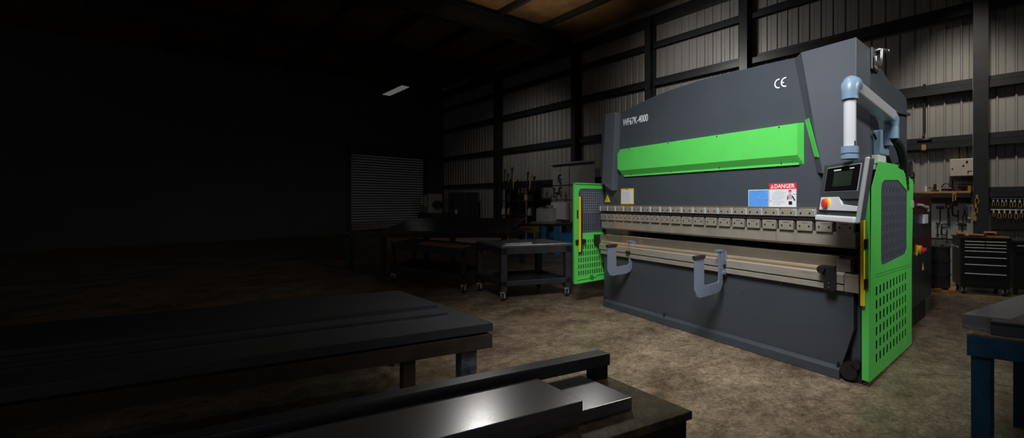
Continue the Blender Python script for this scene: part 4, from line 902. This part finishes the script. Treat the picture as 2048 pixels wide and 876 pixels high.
cans = [(16.6,1.04,'tool_grey','grey can on the waist-high shelf of the left tool rack'),(16.2,1.64,'tool_dark','black can on the upper shelf of the left tool rack'),(16.15,1.04,'tool_yellow','ochre can on the waist-high shelf of the left tool rack'),
        (14.85,1.64,'tool_yellow','ochre can on the upper shelf of the right tool rack'),(14.55,1.64,'tool_dark','black can on the upper shelf of the right tool rack'),(14.6,1.04,'tool_grey','grey can on the waist-high shelf of the right tool rack')]
for s, z, mm, lab in cans: small('can', mm, lab, 'can', s, 0.80, z, jarshape, bevel=0)
# cabinets left of the second column
t = wthing('storage_cabinet', 'dark blue-black storage cabinet left of the first visible column', 'cabinet', 20.4, 0.8, 0)
MB().box(-0.85,0.85,-0.3,0.35,0.1,2.05).build('cabinet_body', 'cab_black', t, 0.01)
for k in (0,1):
    d = MB().box(-0.83+k*0.835,-0.005+k*0.835,-0.32,-0.3,0.12,2.03).build('door', 'cab_black', t, 0.005); MB().box(-0.08+k*0.13,-0.05+k*0.13,-0.35,-0.32,1.0,1.2).build('handle', 'alu', d)
MB().box(-0.8,0.8,-0.25,0.3,0,0.1).build('plinth', 'black', t)
t = wthing('machine_tool', 'dim lathe-like machine with two small pale panels, far left before the wall', 'machine', 22.3, 1.4, 0)
MB().box(-0.9,0.9,-0.4,0.4,0,1.0).build('machine_bed', 'bench', t, 0.03)
MB().box(-0.75,0.35,-0.35,0.3,1.0,2.0).build('headstock', 'tool_grey', t, 0.05)
MB().box(-0.62,-0.38,-0.37,-0.35,1.45,1.9).build('pale_panel', 'pale', t, 0.01); MB().box(-0.2,0.12,-0.37,-0.35,1.35,1.88).build('pale_panel', 'pale', t, 0.01)
MB().cyl((0.35,0,1.45),(0.6,0,1.45),0.2,18).build('chuck', 'tool_dark', t)

# ------------------------------------------------------------------ lamps and added fills
def batten(label, s, n, z, length, lit, drop, grp=None):
    p = Wd*s+Nd*n
    t = thing('strip_light', label, 'light fixture', (p.x,p.y,z), WROT, grp)
    MB().prism([(-0.16,0.0),(0.16,0.0),(0.09,0.08),(-0.09,0.08)], YZ, -length/2, length/2).build('housing', 'tool_grey', t)
    MB().box(-length/2+0.03,length/2-0.03,-0.14,0.14,-0.02,0.0).build('diffuser', lit, t)
    for x in (-length*0.35,length*0.35): MB().cyl((x,0,0.07),(x,0,drop),0.008,6).build('hanger', 'tool_dark', t)
    return t
batten('lone lit strip light hanging in the dark upper left of the photo', 20.95, 6.62, 6.6, 2.4, 'tube_lit', roof_z(6.62)-6.6)

def area(name, loc, target, size, energy, col=(1,0.95,0.88), size_y=None, spread=180):
    l = bpy.data.lights.new(name, 'AREA'); l.energy = energy; l.color = col; l.size = size; l.spread = math.radians(spread)
    if size_y: l.shape = 'RECTANGLE'; l.size_y = size_y
    o = bpy.data.objects.new(name, l); C.objects.link(o); o.location = loc
    o.rotation_euler = (Vector(target)-Vector(loc)).to_track_quat('-Z','Y').to_euler()
    return o
def spot(name, loc, target, energy, angle, blend=0.8, col=(1,0.95,0.88), radius=0.3):
    l = bpy.data.lights.new(name, 'SPOT'); l.energy = energy; l.color = col; l.spot_size = math.radians(angle); l.spot_blend = blend; l.shadow_soft_size = radius
    o = bpy.data.objects.new(name, l); C.objects.link(o); o.location = loc
    o.rotation_euler = (Vector(target)-Vector(loc)).to_track_quat('-Z','Y').to_euler()
    return o
def mp(u, v, z): p = PO + Um*u + Vector((0.69206,0.72184,0))*v; return (p.x, p.y, z)
# unseen lights, no fixtures modelled
spot('front_lamp', mp(4.1,-3.0,4.7), mp(2.1,0.1,1.5), 1280, 74, 1.0, (0.95,0.97,1.0), 0.9)
spot('wall_lamp', wp(6.8,3.8,6.1), wp(6.4,0.0,4.3), 330, 125, 1.0, (1,0.97,0.92), 0.4)
spot('aisle_fill', (0.6,4.0,6.4), (-0.5,4.1,0), 270, 66, 1.0, (1,0.86,0.68), 0.4)  # added fill, brightens the floor in front of the machine
spot('side_fill', (5.4,1.4,4.4), mp(3.8,0.8,2.2), 560, 60, 1.0, (1,0.98,0.95), 0.5)  # added fill for the machine's right side
spot('tool_fill', wp(0.0,3.0,7.2), wp(0.1,0,1.75), 1700, 54, 1.0, (1,0.93,0.82), 0.3)  # added spot that lifts the tool corner
spot('roof_fill', wp(10.0,4.0,4.6), wp(10.2,3.6,8.0), 250, 90, 1.0, (1,0.85,0.6), 0.3)  # added upward spot, brightens the brown roof panels
area('ceiling_lamp', (-5.57,11.0,7.3), (-0.6,1.2,0.95), 0.30, 2.3, (1,0.95,0.88), 0.6, 50)
area('ceiling_lamp', (-2.5,11.0,7.4), (-0.3,1.3,0.95), 0.30, 2.3, (1,0.95,0.88), 0.6, 50)
spot('rear_fill', wp(13.6,4.6,6.0), wp(15.4,0.5,2.0), 210, 105, 1.0, (1,0.96,0.9), 0.4)  # added to brighten the far wall and tables
spot('warm_fill', mp(-1.6,-1.6,2.6), mp(0.0,0.1,1.15), 60, 32, 1.0, (1,0.45,0.15), 0.1)  # made-up orange spot, tints the left end of the dies

w = bpy.data.worlds.new('World'); S.world = w; w.use_nodes = True
w.node_tree.nodes['Background'].inputs[0].default_value = (0.055,0.056,0.06,1)
w.node_tree.nodes['Background'].inputs[1].default_value = 1.0

cam = bpy.data.cameras.new('camera'); cam.sensor_width = 36; cam.lens = 790/2048*36
cam.shift_x = -(1360-1024)/2048; cam.shift_y = (403-438)/2048; cam.clip_start = 0.02
co = bpy.data.objects.new('camera', cam); C.objects.link(co); co.location = (0,0,1.6); co.rotation_euler = (PI/2,0,0)
S.camera = co
S.view_settings.view_transform = 'Standard'; S.view_settings.look = 'None'; S.view_settings.gamma = 1; S.view_settings.exposure = 0
S.view_settings.use_curve_mapping = False
